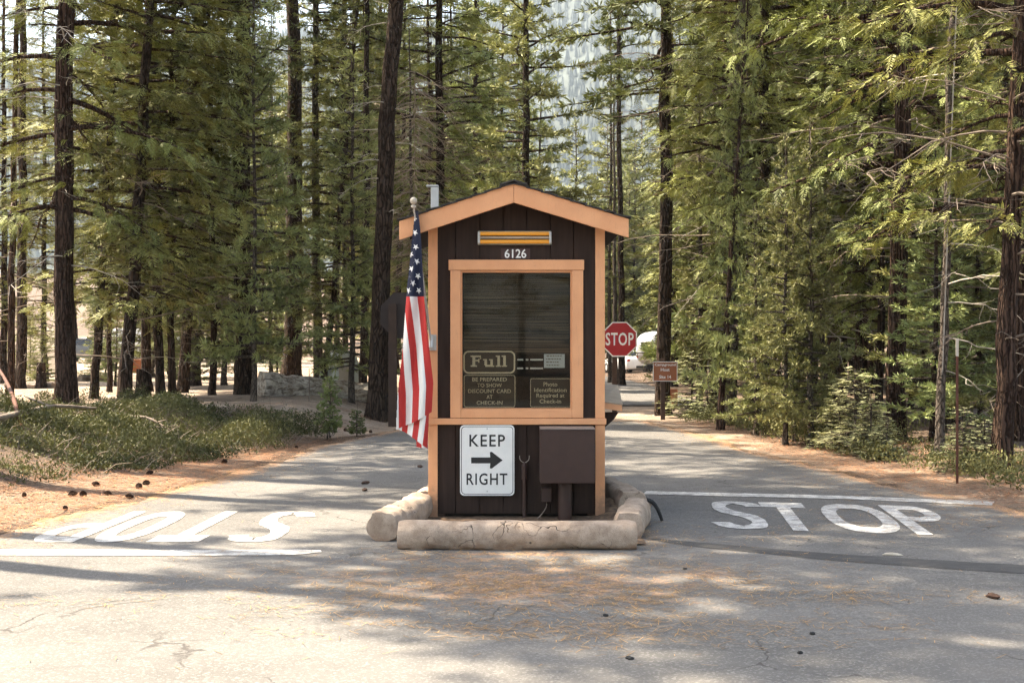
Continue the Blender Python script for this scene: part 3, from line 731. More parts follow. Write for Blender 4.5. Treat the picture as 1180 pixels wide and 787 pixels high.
b = MB(); a, c = X(624, BY - .1), X(635.5, BY - .1); b.box(a, c, BY - .12, BY - .03, ZH(578, BY - .1), ZH(562, BY - .1)); relc(b, 'junction_box', 'brown_cabinet_paint', ec, org, bevel=.004)
b = MB(); b.tube(spline([(a + .04, BY - .07, ZH(578, BY - .1)), (a + .04, BY - .09, .13), (a - .01, BY - .12, .06), (a - .09, BY - .16, .0)]), .004, 6); relc(b, 'cable', 'dead_twig', ec, org)
cd = empty('conduit_pipe', (bx(604.3), BY - .02, 0), 0, 'brown conduit pipe with loose wires between the sign and cabinet', 'pipe')
b = MB(); b.tube([(0, 0, 0), (0, 0, bz(552))], .0165, 12); b.tube([(0, 0, bz(552) + .0), (0, 0, bz(536))], .0235, 12); b.tube([(0, 0, bz(536)), (0, 0, bz(532.5))], [.0235, .012], 12); o = b.build('pipe', M['brown_cabinet_paint'], cd); smooth_angle(o)
b = MB()
for s_ in (-1, 1): b.tube(spline([(0, -.005, bz(533)), (s_ * .02, -.012, bz(531.5)), (s_ * .037, -.015, bz(529)), (s_ * .041, -.012, bz(524.5))]), .0025, 5)
b.build('wire', M['pale_twig'], cd)
# ------------------------------------------------------------------ kerbs round the booth
def kerb(name, pts, rad, label, seed, flat=.84, rough=.014):
    P = spline([(p[0], p[1], 0) for p in pts], 14); n = len(P); k = 20
    T = np.gradient(P, axis=0); T /= np.linalg.norm(T, axis=1)[:, None]; N = np.stack([-T[:, 1], T[:, 0], 0 * T[:, 0]], -1)
    a = np.arange(k) / k * 2 * math.pi - math.pi / 2
    ca = np.sign(np.cos(a)) * abs(np.cos(a)) ** flat; sa = np.sign(np.sin(a)) * abs(np.sin(a)) ** flat
    V = []
    for i in range(n):
        r = rad * (1 + .05 * (vnoise(i * .3, seed) - .5))
        e = min(i, n - 1 - i); sh = {0: .93, 1: .985}.get(e, 1)
        ring_ = P[i] + N[i] * (ca * r * sh)[:, None] + np.array([0, 0, 1]) * ((sa * r * sh) + rad * .93)[:, None]
        nn = (vnoise(np.arange(k) * .7, np.full(k, i * .25 + seed * 9), 1) - .5) * rough * 2
        ring_ += (N[i] * ca[:, None] + np.array([0, 0, 1]) * sa[:, None]) * nn[:, None]
        V.append(ring_)
    V = np.concatenate(V); V[:, 2] = np.maximum(V[:, 2], .004)
    i = np.arange(n - 1)[:, None] * k; j = np.arange(k)[None, :]; j2 = (j + 1) % k
    b = MB(); b.add(V, np.stack([i + j, i + k + j, i + k + j2, i + j2], -1).reshape(-1, 4))
    for rr, f in ((0, 1), (n - 1, -1)):
        c = V[rr * k:(rr + 1) * k]; o_ = -T[rr] * f * .008; cc = c.mean(0) + o_ * 0
        inner = cc + (c - cc) * .6 + o_ ; base = np.vstack([c, inner, [cc + o_ * 1.3]])
        jj = np.arange(k); j3 = (jj + 1) % k
        q = np.stack([jj, jj + k, j3 + k, j3], -1); t = np.stack([jj + k, np.full(k, 2 * k), j3 + k], -1)
        if f < 0: q = q[:, ::-1]; t = t[:, ::-1]
        s0 = b.n; b.add(base, q); b.l.append((t + s0).ravel()); b.t.append(np.full(k, 3)); b.m.append(np.zeros(k, int)); b.tone.append(np.full(k, .5))
    o = b.build(name, M['kerb_concrete']); smooth_angle(o, 50)
    return tag(o, label, 'kerb', 'concrete kerbs round the booth')
def Gp(px, py): return G(px, py)
kr = .108
kerb('concrete_kerb', [(X(460, 10.47), 10.47), (X(530, 10.45), 10.44), (X(640, 10.45), 10.43), (X(732, 10.45), 10.45)], kr, 'straight cracked concrete kerb lying across the booth\'s front', 1)
kerb('concrete_kerb', [(-.99, 10.82), (-.92, 11.2), (-.83, 11.7), (-.79, 12.12)], .122, 'bright concrete kerb left of the booth with a broken front end', 2, rough=.017)
kerb('concrete_kerb', [(-.745, 12.3), (-.69, 12.75), (-.68, 13.3)], .125, 'farther kerb behind the broken one on the booth\'s left', 3)
kerb('concrete_kerb', [(.90, 10.9), (.93, 11.25), (1.03, 11.75), (1.06, 12.0)], .115, 'dark sided concrete kerb touching the front kerb\'s right end', 4, rough=.017)
kerb('concrete_kerb', [(1.04, 12.2), (.98, 12.8), (.88, 13.4), (.86, 13.7)], .13, 'dusty farther kerb on the right, below the service shelf', 5)
b = MB()   # curled dark strip beside the right kerb
a = np.linspace(0, 1, 12); b.tube(np.c_[1.13 + .13 * a ** .7, 11.9 + .05 * a, .195 - .175 * a ** 1.6], .02 - .006 * a, 8)
tag(b.build('dark_strip', M['rubber']), 'curled dark strip beside the right kerb', 'strip')
# soil filling inside the kerb ring
xs = np.linspace(-.8, 1.0, 40); ys = np.linspace(10.58, 13.6, 60)
grid(xs, ys, lambda x, y: .012 + .012 * sst(0, .12, np.minimum.reduce([x + .8, 1.0 - x, y - 10.58])) + .12 * np.exp(-((x - .87) / .12) ** 2 - ((y - 12.5) / .5) ** 2) + .02 * fbm(x, y, 9, 3),
     'planter_soil', M['mound_soil'], {'litter': lambda x, y: .6 * fbm(x, y, 3, 2)})
# ------------------------------------------------------------------ flag
fp = empty('flagpole', (bx(497.5), BY - .05, bz(394)), 0, 'thin slanted metal flagpole with ball finial on the booth\'s left corner', 'flagpole')
top = np.array([X(476.8, BY - .32) - bx(497.5), -.28, ZH(238, BY - .32) - bz(394)])
b = MB(); b.tube([(0, -.03, -.02), tuple(top)], [.010, .0075], 10); o = b.build('pole', M['pole_metal'], fp); smooth_angle(o)
b = MB(); c = top + np.array([-.001, -.003, .045]); aa = np.linspace(-math.pi / 2, math.pi / 2, 9)
b.lathe([(max(.030 * math.cos(t), .0005), .030 * math.sin(t)) for t in aa], 14, tuple(c)); b.lathe([(.012, -.06), (.021, -.055), (.021, -.04), (.014, -.034)], 12, tuple(c)); o = b.build('finial', M['bleached_wood'], fp); smooth_angle(o)
b = MB(); b.box(-.012, .03, .0, .037, -.07, .05); b.tube([(0, -.035, -.05), (0, -.02, .06)], .02, 10); b.box(-.02, .04, .028, .0375, -.075, .06); b.build('bracket', M['galvanised_metal'], fp, bevel=.003)
NU, NV = 120, 90
# cross-section: the cloth is folded in three layers; s is metres across the hoist (0.90 m)
fy0 = BY - .33
def flag_pos(u, v):
    """u across the stripes (0 = top edge of the flag), v from hoist to fly"""
    u = np.asarray(u, float); v = np.asarray(v, float)
    uf = np.interp(v, [0, .12, .25, .41, .65, .85, 1], [.055, .085, .13, .205, .32, .40, .42])   # share of the hoist seen in front
    p = u / uf; fr_ = p - np.floor(p); x = np.where(np.floor(p) % 2 == 0, fr_, 1 - fr_)
    x = .5 - .5 * np.cos(np.pi * x) if False else x
    x = 1 - np.where(p > 1, .12 + .80 * x, x)
    d = np.minimum(p, 7) * .024 + .034 * np.sin(x * 8 + v * 6) * sst(.05, .5, v) + .012 * np.sin(x * 17 - v * 9) * sst(.2, .8, v)
    xl = np.interp(v, [0, .12, .40, .65, .85, 1], [X(478, fy0), X(474.5, fy0), X(467, fy0), X(463, fy0), X(457.5, fy0), X(455.5, fy0)])
    xr = np.interp(v, [0, .12, .40, .65, .85, 1], [X(482, fy0), X(485, fy0), X(488.5, fy0), X(494.5, fy0), X(499, fy0), X(497, fy0)])
    xx = xl + (xr - xl) * x
    vv = v
    zt0 = ZH(243, fy0); zb0 = ZH(487, fy0)
    z = zt0 + (zb0 - zt0) * vv
    # front layer's hem climbs to the right; the layers behind hang lower
    lay = np.interp(p, [0, .5, 1, 1.4, 2.0, 2.5, 4], [.085, .0, -.06, -.11, -.22, -.2, -.16])
    z = z + lay * sst(.45, 1, v)
    y = fy0 + d + .03 * v
    return np.stack([xx, y, z], -1)
b = MB(); us = np.linspace(0, 1, NU + 1 - (NU % 13) if False else 118); vs = np.linspace(0, 1, NV)
us = np.linspace(0, 1, 13 * 14 + 1)
gu, gv_ = np.meshgrid(us, vs); V = flag_pos(gu.ravel(), gv_.ravel()); nx = len(us)
i = np.arange(NV - 1)[:, None] * nx; j = np.arange(nx - 1)[None, :]
Q = np.stack([i + j, i + j + 1, i + nx + j + 1, i + nx + j], -1).reshape(-1, 4)
um = ((np.arange(nx - 1) + .5) / (nx - 1)); vm = ((np.arange(NV - 1) + .5) / (NV - 1))
st = (np.floor(um * 13).astype(int) % 2 == 1); mm = np.where(st[None, :], 0, 1) + 0 * (vm[:, None] > 2)
mm = np.where((vm[:, None] < .41) & (um[None, :] < 7 / 13), 2, mm).ravel()
b.v.append(V); b.l.append(Q.ravel()); b.t.append(np.full(len(Q), 4)); b.m.append(mm); b.tone.append(np.full(len(Q), .5)); b.n = len(V)
eps = 1e-3
for r_ in range(9):
    for c_ in range(6 - r_ % 2):
        uc = (7 / 13) * (r_ + 1) / 10; vc = .41 * (2 * c_ + 1 + r_ % 2) / 12
        a = np.arange(10) * math.pi / 5 ; rad = np.where(np.arange(10) % 2 == 0, 1, .4)
        su = uc + rad * np.cos(a + .3) * .033 ; sv = vc + rad * np.sin(a + .3) * .0165
        P = flag_pos(su, sv); du = flag_pos(su + eps, sv) - P; dv = flag_pos(su, sv + eps) - P
        n_ = np.cross(du, dv); n_ /= np.linalg.norm(n_, axis=1)[:, None] + 1e-12
        C = flag_pos(np.array([uc]), np.array([vc])); 
        for sg in (.003, -.003):
            nm = n_.mean(0); PP = np.vstack([P + nm * sg, C + nm * sg]); jj = np.arange(10)
            b.add(PP, np.stack([jj, (jj + 1) % 10, np.full(10, 10)], -1), 0)
o = b.build('flag', [M['flag_white'], M['flag_red'], M['flag_blue']], smooth=True)
tag(o, 'red, white and blue striped flag with stars drooping beside the booth', 'flag')
# ------------------------------------------------------------------ road signs
def octagon(r): return [(r / math.cos(math.pi / 8) * math.cos(math.pi / 8 + i * math.pi / 4), r / math.cos(math.pi / 8) * math.sin(math.pi / 8 + i * math.pi / 4)) for i in range(8)]
SZ = 30.5; sx_ = X(714, SZ); sz_ = ZH(391, SZ); g0 = 0.
ss = empty('stop_sign', (sx_, SZ, 0), R(-2), 'red octagonal STOP sign partly hidden by the booth\'s right side', 'sign')
b = MB(); b.prism([(p[0], p[1] + sz_) for p in octagon(.372)], 0, .006); b.build('sign_panel', M['white_sign_face'], ss)
b = MB(); b.prism([(p[0], p[1] + sz_) for p in octagon(.348)], -.0016, -.0001); b.build('red_face', M['red_reflective'], ss)
letters('lettering', 'STOP', 'white_sign_face', ss, 0, 0, sz_ + .005, .60, .275, y=-.0032, offset=.016, spacing=1.1)
b = MB(); b.box(-.16, -.06, .008, .1, 0, sz_ + .3); b.build('post', M['dark_wood_post'], ss)
SZ2 = 25.5; s2x = X(465, SZ2); s2z = ZH(363.5, SZ2)
bs = empty('octagonal_sign', (s2x, SZ2, 0), 0, 'dark octagonal sign seen from behind, left of the flag', 'sign')
b = MB(); b.prism([(p[0], p[1] + s2z) for p in octagon(.41)], 0, .006); b.build('sign_panel', M['sign_back_brown'], bs)
b = MB(); b.box(-.26, -.115, -.15, -.004, -.1, s2z + .2); b.build('post', M['dark_wood_post'], bs)
hs = empty('campground_host_sign', (X(766.5, 27.6), 27.6, 0), R(-4), 'brown Campground Host sign on a dark post by the tree trunk', 'sign')
hz = ZH(428, 27.6); hw = 28 * 27.6 / F; hh = 22.5 * 27.6 / F
b = MB(); b.box(-hw / 2, hw / 2, 0, .015, hz - hh / 2, hz + hh / 2); b.build('sign_panel', M['white_sign_face'], hs)
b = MB(); b.box(-hw / 2 + .012, hw / 2 - .012, -.003, -.0003, hz - hh / 2 + .012, hz + hh / 2 - .012); b.build('brown_face', M['sign_brown'], hs)
for t, wd, dz in (('Campground', .40, .125), ('Host', .17, .035), ('Site 14', .23, -.105)): letters('lettering', t, 'white_sign_face', hs, 0, 0, hz + dz, wd, .062, y=-.0046, offset=.012)
b = MB(); b.box(-.085, .0, .017, .11, -.05, hz + .25); b.build('post', M['dark_wood_post'], hs)
mk = empty('marker_post', (X(1103, 15.2), 15.2, float(HG(X(1103, 15.2), 15.2)) - .05), 0, 'thin rusty marker post with pale tip at the right roadside', 'post')
zz = ZH(390, 15.2) - float(HG(X(1103, 15.2), 15.2)) + .05
b = MB(); b.box(-.014, .014, -.003, .003, 0, zz - .19); b.box(-.003, .003, .0031, .022, 0, zz - .19); b.build('stake', M['rust'], mk, bevel=.0015)
b = MB(); b.box(-.0155, .0155, -.0045, .004, zz - .189, zz); b.build('reflector_tip', M['bleached_wood'], mk, bevel=.001)
# ------------------------------------------------------------------ vegetation prototypes
def nrm(a): return a / (np.linalg.norm(a, axis=-1, keepdims=True) + 1e-9)
def tufts(b, P, D, rng, n=14, L=.18, w=.012, lo=.25, hi=1.15, stem=.12, tone=None):
    """pine needles: every tuft is n thin blades fanning out round its twig"""
    N = len(P); D = nrm(D)
    ref = np.where(abs(D[:, 2:3]) > .9, np.array([[1., 0, 0]]), np.array([[0, 0, 1.]]))
    A = nrm(np.cross(D, ref)); B = np.cross(D, A)
    th = rng.uniform(lo, hi, (N, n)); ph = rng.uniform(0, 2 * math.pi, (N, n)); l = L * rng.uniform(.7, 1.15, (N, n)) * rng.uniform(.8, 1.2, (N, 1))
    d = np.cos(th)[..., None] * D[:, None] + np.sin(th)[..., None] * (np.cos(ph)[..., None] * A[:, None] + np.sin(ph)[..., None] * B[:, None])
    d[..., 2] += .08; d = nrm(d)
    base = P[:, None] + D[:, None] * rng.uniform(-stem, .02, (N, n))[..., None]
    sd = nrm(np.cross(d, rng.normal(size=(N, n, 3)))) * (w / 2)
    mid = base + d * (l * .45)[..., None]; tip = base + d * l[..., None]
    V = np.stack([base, mid + sd, tip, mid - sd], 2).reshape(-1, 3)
    Q = np.arange(N * n * 4).reshape(-1, 4)
    t = np.clip((rng.uniform(0, 1, (N, 1)) if tone is None else tone[:, None]) * .75 + rng.uniform(0, .3, (N, n)), 0, 1).ravel()
    b.add(V, Q, 0, t)
def fronds(b, P, D, rng, L=.3, m=7, w=.03, droop=.25, tone=None, flat=.35):
    """flat cedar / fir sprays: paired leaflets along a drooping axis"""
    N = len(P); D = nrm(D)
    up = nrm(np.array([[0, 0, 1.]]) + rng.normal(size=(N, 3)) * flat)
    S = nrm(np.cross(D, up)); U = np.cross(S, D)
    l = L * rng.uniform(.65, 1.25, N); tn = rng.uniform(0, 1, N) if tone is None else tone
    for j in range(m):
        t = (j + .4) / m
        for sg in ((-1, 1) if j < m - 1 else (0,)):
            base = P + D * (l * t)[:, None]; base[:, 2] -= droop * l * t * t
            dd = nrm(D * .75 + S * sg * .75 + U * rng.uniform(-.25, .15, (N, 1)) + np.array([[0, 0, -droop * t]]))
            ll = l * (.50 - .30 * t) * rng.uniform(.8, 1.2, N) if sg else l * .25
            ws = nrm(np.cross(dd, U)) * (w * (1 - .45 * t) / 2 * L / .3)
            V = np.stack([base, base + dd * (ll * .45)[:, None] + ws, base + dd * ll[:, None], base + dd * (ll * .45)[:, None] - ws], 1).reshape(-1, 3)
            b.add(V, np.arange(N * 4).reshape(-1, 4), 0, np.clip(tn * .7 + rng.uniform(0, .35, N), 0, 1))
def crown(kind, seed, H, hc, Rr, nbr, dens=1., tl=.18, droop=.3, blades=14, bw=.012, low=.5, gap=.0, inner=.3, mm=9, cw=.024):
    """returns (limb builder, foliage builder); trunk axis is the z axis"""
    rng = np.random.RandomState(seed); W = MB(); Pl = []; Dl = []; Tl = []
    bald = [(rng.uniform(0, 2 * math.pi), rng.uniform(hc, H), rng.uniform(.5, 1.1)) for _ in range(4)]
    for i in range(nbr):
        u = (i + rng.rand()) / nbr; z = hc + (H - hc) * u ** 1.12
        rel_ = (z - hc) / (H - hc); prof = (1 - rel_) ** .8 * (low + (1 - low) * min(1, rel_ * 3.5)) + .03
        az = i * 2.39996 + rng.normal() * .5
        L = Rr * prof * rng.uniform(.55, 1.2)
        if any(abs((az - a + math.pi) % (2 * math.pi) - math.pi) < w_ and abs(z - zz) < .1 * (H - hc) for a, zz, w_ in bald): L *= rng.uniform(.3, .7)
        if rng.rand() < gap: continue
        n = 6; t = np.linspace(0, 1, n); h = np.array([math.cos(az), math.sin(az)]); side = np.array([-h[1], h[0]])
        upa = (.45 * rel_ - .05 + rng.normal() * .08) if kind != 'cedar' else (.25 * rel_ + .05 + rng.normal() * .1)
        wob = np.cumsum(rng.normal(size=n) * .06) * L; wob -= wob[0]
        C = np.zeros((n, 3)); C[:, :2] = (t * L)[:, None] * h + wob[:, None] * side * t[:, None]
        C[:, 2] = z + L * (upa * t - droop * (1 - rel_) * t ** 2 + (.14 if kind == 'pine' else .10) * t ** 3)
        W.tube(C, (.010 + .016 * L) * (1 - .82 * t), 5, cap=False)
        nt_ = max(2, int(L * 6.5 * dens)); ts = np.sort(rng.uniform(inner, 1, nt_)); ts[-1] = 1
        tb = rng.uniform(.1, .9)
        for q, s_ in enumerate(ts):
            p = np.array([np.interp(s_, t, C[:, k]) for k in range(3)]); f = C[min(n - 1, int(s_ * (n - 1)) + 1)] - C[max(0, int(s_ * (n - 1)) - 0)]
            f = f / (np.linalg.norm(f) + 1e-9) if np.linalg.norm(f) > 1e-6 else np.array([h[0], h[1], 0])
            sg = 1 if q % 2 else -1
            if s_ == 1: d = f; ll = .06
            else:
                d = f * .7 + np.array([side[0], side[1], 0]) * sg * rng.uniform(.5, 1.1) + np.array([0, 0, rng.uniform(-.25, .3)]); d /= np.linalg.norm(d)
                ll = (.16 + .55 * (1 - s_) * min(1, L / 2)) * rng.uniform(.6, 1.3) * (.75 if kind == 'pine' else 1)
            e = p + d * ll
            if ll > .12: W.tube([p, (p + e) / 2 + rng.normal(size=3) * .015, e], [.006 + .003 * L, .005, .003], 3, cap=False)
            Pl.append(e); Dl.append(d); Tl.append(tb)
            if ll > .2: Pl.append(p + d * ll * .55); Dl.append(d + rng.normal(size=3) * .4); Tl.append(tb)
            if ll > .42:
                for sg2 in (-1, 1):
                    pe = p + d * ll * rng.uniform(.35, .8); dd = d * .7 + np.cross(d, [0, 0, 1]) * sg2 * .8; Pl.append(pe + dd * .14); Dl.append(dd); Tl.append(tb)
    W.tube([(0, 0, hc - .1), (0, 0, H)], .012, 3)
    Pl = np.array(Pl); Dl = np.array(Dl); Tl = np.clip(np.array(Tl) * .6 + rng.uniform(0, .4, len(Tl)), 0, 1)
    Fo = MB()
    if kind == 'pine': tufts(Fo, Pl, Dl, rng, blades, tl, bw, tone=Tl)
    elif kind == 'cedar':
        D2 = nrm(Dl) + np.array([[0, 0, -.14]]) + rng.normal(size=Dl.shape) * .25; fronds(Fo, Pl, D2, rng, tl * 1.7, mm, cw, .32, Tl)
        k = rng.rand(len(Pl)) < .6; fronds(Fo, Pl[k] + rng.normal(size=(k.sum(), 3)) * .07, D2[k] + rng.normal(size=(k.sum(), 3)) * .5, rng, tl * 1.4, mm - 2, cw, .4, Tl[k])
    else: 
        D2 = nrm(Dl) * np.array([[1, 1, .4]]); fronds(Fo, Pl - nrm(D2) * tl * .7, D2, rng, tl * 1.5, 7, .055, .12, Tl, flat=.15)
    return W, Fo
PROTO = {}
def proto(key, kind, leaf, bark, H, hc, *a, **k):
    W, Fo = crown(kind, hash_seed(key), H, hc, *a, **k)
    PROTO[key] = dict(H=H, limbs=W.mesh(key + '_limbs', M[bark], True), crown=Fo.mesh(key + '_crown', M[leaf]), nf=Fo.n)
def hash_seed(s): return sum(ord(c) * (i + 3) for i, c in enumerate(s)) % 9973
for i in range(3): proto('tall_pine_%d' % i, 'pine', 'pine_needles', 'pine_bark', 24, 6.5, 3.2, 96, dens=1.15, tl=.21, bw=.034, droop=.28, gap=.06, blades=10)
for i in range(3): proto('tall_cedar_%d' % i, 'cedar', 'cedar_sprays', 'cedar_bark', 20, 2.2, 2.9, 130, dens=1.15, tl=.19, droop=.36, inner=.2, mm=7, cw=.036)
for i in range(2): proto('near_cedar_%d' % i, 'cedar', 'cedar_sprays', 'cedar_bark', 20, 2.6, 2.9, 120, dens=1.5, tl=.135, droop=.42, inner=.25, cw=.026)
for i in range(3): proto('young_pine_%d' % i, 'pine', 'young_pine_needles', 'grey_bark', 7, .7, 1.45, 88, dens=1.9, tl=.15, bw=.026, droop=.15, low=.8, inner=.12, blades=11)
for i in range(2): proto('fir_sapling_%d' % i, 'fir', 'fir_needles', 'grey_bark', 1.7, .12, .62, 54, dens=3.8, tl=.095, droop=.12, low=.9, inner=.1)
proto('leafy_sapling', 'pine', 'leafy_bush', 'grey_bark', 1.0, .15, .24, 34, dens=5, tl=.085, bw=.04, droop=.1, low=.8, inner=.1, blades=7)
for i in range(2): proto('high_pine_%d' % i, 'pine', 'pine_needles', 'pine_bark', 29, 13.5, 3.6, 100, dens=.8, tl=.30, bw=.05, droop=.25, blades=9)
proto('sunny_pine', 'pine', 'young_pine_needles', 'pine_bark', 21, 2.0, 2.9, 190, dens=1.25, tl=.22, bw=.042, droop=.2, blades=9, gap=.04)  # full-grown pine; its sunlit look is put into the lighter needle colour
for i in range(2): proto('far_pine_%d' % i, 'pine', 'pine_needles', 'pine_bark', 24, 4, 3.0, 95, dens=.75, tl=.36, bw=.07, droop=.25, blades=8)
for i in range(2): proto('far_fir_%d' % i, 'cedar', 'cedar_sprays', 'pine_bark', 22, 1.5, 2.7, 110, dens=.6, tl=.32, droop=.4, inner=.2, mm=5, cw=.05)

def trunk_mesh(seed, H, r, bark, k=18, top=.18, wig=.03, ridges=True, flare=.32):
    rng = np.random.RandomState(seed)
    zs = np.concatenate([[-.35, -.1, .0, .12, .3, .6], np.arange(1.0, min(H, 11), .5), np.linspace(min(H, 11), H, 8)[0 if H > 11 else 1:]])
    zs = np.unique(np.round(zs, 3))
    a = np.arange(k) * 2 * math.pi / k
    rad = r * np.clip(1 - (1 - top) * np.clip(zs / H, 0, 1) ** .9, .05, 1) * (1 + flare * np.exp(-np.maximum(zs, -.1) / (.9 * r + .08)))
    ox = np.cumsum(rng.normal(size=len(zs)) * wig * .5); oy = np.cumsum(rng.normal(size=len(zs)) * wig * .5); i0 = np.searchsorted(zs, .3); ox -= ox[i0]; oy -= oy[i0]
    lob = 1 + .05 * np.sin(a * 5 + seed) + .04 * np.sin(a * 3 + seed * 2)
    nz = (_lat[(np.arange(len(zs)) * 7 + seed) % 256][:, (np.arange(k) * 5) % 256] - .5) * (.13 if ridges else .06)
    rr = rad[:, None] * (lob[None] ** (1 + 2 * np.exp(-np.maximum(zs, 0) / .5))[:, None] + nz)
    V = np.stack([ox[:, None] + rr * np.cos(a), oy[:, None] + rr * np.sin(a), np.repeat(zs[:, None], k, 1)], -1).reshape(-1, 3)
    n = len(zs); i = np.arange(n - 1)[:, None] * k; j = np.arange(k)[None, :]; j2 = (j + 1) % k
    b = MB(); b.add(V, np.stack([i + j, i + j2, i + k + j2, i + k + j], -1).reshape(-1, 4))
    b.add(np.vstack([V[-k:], V[-k:].mean(0)]), np.stack([np.arange(k), (np.arange(k) + 1) % k, np.full(k, k)], -1))
    return b
def dead_branches(seed, n, z0, z1, r, Lm, b=None, sub=True, az=None, rise=.0):
    """bare, kinked, drooping dead limbs with side twigs"""
    rng = np.random.RandomState(seed); b = b or MB()
    b.tube([(0, 0, z0), (0, 0, z1)], .01, 3)
    for i in range(n):
        z = rng.uniform(z0, z1); a = rng.uniform(0, 2 * math.pi) if az is None else az + rng.normal() * .5; L = Lm * rng.uniform(.25, 1.1)
        m = 7; t = np.linspace(0, 1, m); h = np.array([math.cos(a), math.sin(a)]); s = np.array([-h[1], h[0]])
        wob = np.cumsum(rng.normal(size=m) * .10 * L) * t; sag = rng.uniform(.05, .5); up = rng.uniform(-.1, .35) + rise
        C = np.zeros((m, 3)); C[:, :2] = (r * .7 + t * L)[:, None] * h + wob[:, None] * s; C[:, 2] = z + L * (up * t - sag * t * t) + np.cumsum(rng.normal(size=m) * .03 * L) * t
        b.tube(C, (.004 + .0055 * L) * (1 - .85 * t), 4, cap=False)
        if sub:
            for q in range(int(rng.uniform(2, 8) * L)):
                s_ = rng.uniform(.3, .95); p = np.array([np.interp(s_, t, C[:, k]) for k in range(3)])
                d = np.array([*(h * .6 + s * rng.choice([-1, 1]) * rng.uniform(.4, 1)), rng.uniform(-.7, .25)]); l = rng.uniform(.12, .55) * min(1.2, L)
                b.tube([p, p + d * l * .5 + rng.normal(size=3) * .04, p + d * l], [.0045, .0035, .0015], 3, cap=False)
    return b
_seed = [100]
SHARED_TRUNK = {}
def tree(px, Z, kind, H, r, label, cat='tree', name='pine_tree', group=None, bark='pine_bark', lean=(0, 0), rot=None, cs=1., dead=0, dz=(.8, 6), dl=1.6, x=None, deadmat='dead_twig', wig=.03, czs=None, sink=.05, share=None, k=18, rise=0., top=.18):
    """one tree: trunk, limbs and crown under an Empty at the foot; H, r in metres; lean = tilt in degrees (right, back)"""
    _seed[0] += 1; sd = _seed[0]; rng = random.Random(sd)
    xx = X(px, Z) if x is None else x; z = float(HG(xx, Z)) - sink
    e = empty(name, (xx, Z, z), 0, label, cat, group); e.rotation_euler = (R(-lean[1]), R(lean[0]), 0)
    if share and share in SHARED_TRUNK: me = SHARED_TRUNK[share]
    else:
        me = trunk_mesh(sd, H, r, bark, k=k, wig=wig, top=top).mesh('trunk', M[bark], True)
        if share: SHARED_TRUNK[share] = me
    o = bpy.data.objects.new('trunk', me); COL.objects.link(o); o.parent = e
    if kind:
        p = PROTO[kind]; s = H / p['H']; rz = rng.uniform(0, 6.28) if rot is None else rot
        for nm in ('limbs', 'crown'):
            o = bpy.data.objects.new(nm, p[nm]); COL.objects.link(o); o.parent = e; o.rotation_euler = (0, 0, rz); o.scale = (s * cs, s * cs, s if czs is None else s * czs)
    if dead:
        dead_branches(sd, dead, dz[0], dz[1], r, dl, rise=rise).build('dead_branches', M[deadmat], e)
    return e
TP = lambda i: 'tall_pine_%d' % (i % 3)
TC = lambda i: 'tall_cedar_%d' % (i % 3)
YP = lambda i: 'young_pine_%d' % (i % 3)
FP = lambda i: 'far_pine_%d' % (i % 2)
FF = lambda i: 'far_fir_%d' % (i % 2)
# ------------------------------------------------------------------ the trees one can tell apart
# left of the booth
tree(75, 23.5, 'near_cedar_0', 25, .17, 'tall straight trunk with pale dead snags, biggest at the far left', bark='cedar_bark', name='cedar_tree', dead=26, dz=(1.5, 8), dl=1.6, deadmat='pale_twig', rot=.4, cs=.85, czs=1, top=.3)
tree(12, 29, 'high_pine_1', 20, .075, 'slim reddish trunk at the left edge of the photo', bark='cedar_bark', lean=(1.5, 0), dead=8, cs=.6)
tree(23, 33, 'high_pine_0', 21, .12, 'dark trunk just right of the slim reddish one at the left edge', bark='pine_bark', dead=8, cs=.6)
tree(108, 28, TC(1), 15, .085, 'slender dark trunk leaning right, next to the biggest far left trunk', bark='pine_bark', lean=(3.5, 0), name='cedar_tree', dead=14, dz=(.6, 5), dl=1.0, cs=1.05)
tree(127, 31, TP(0), 14, .06, 'thin dark pole trunk between two leaning trunks on the left', dead=12, dl=.9)
tree(143, 25, TC(2), 16, .12, 'dark curved cedar trunk rooted in the green shrubs, leaning right', bark='pine_bark', lean=(4.0, 0), name='cedar_tree', dead=24, dz=(.8, 4.5), dl=1.9, cs=1.2, rot=2.0)
tree(168, 32, 'high_pine_1', 20, .11, 'plain straight trunk directly behind the low cut stump', dead=8, cs=.6)
tree(198, 29, TC(1), 17, .075, 'slim dark trunk left of the trunk that leans right', bark='cedar_bark', name='cedar_tree', dead=10, cs=1.0, rot=3.3)
tree(211, 31.5, 'high_pine_0', 19, .12, 'trunk leaning right between two slim straight trunks', lean=(2.6, 0), dead=8, cs=.6)
tree(245, 29.5, TC(0), 14, .075, 'slim trunk with a low leafy sprig near its foot', name='cedar_tree', dead=10, cs=1.1, rot=1.2)
tree(282, 29.5, 'high_pine_0', 27, .20, 'stout dark straight trunk left of the bleached fallen log', dead=14, dz=(2, 8), dl=1.3, deadmat='pale_twig', rot=1., cs=.6)
tree(293, 27.5, YP(0), 9, .055, 'thin brown trunk growing against the stout dark trunk', bark='grey_bark', cs=.75, dead=6)
tree(335, 39, 'high_pine_1', 28, .25, 'stout brown trunk rising behind the bleached fallen log', dead=12, dz=(2, 8), dl=1.4, cs=.6)
tree(367, 37, 'high_pine_0', 17, .13, 'tan trunk beside a dark leaning one, left of the pale tent', bark='grey_bark', dead=4, cs=.6)
tree(372, 35.5, TC(2), 15, .08, 'dark thin trunk leaning right in front of the pale tent', lean=(5, 0), name='cedar_tree', dead=6)
tree(396, 37, TP(0), 15, .05, 'very thin dark trunk behind the pale tent', dead=4)
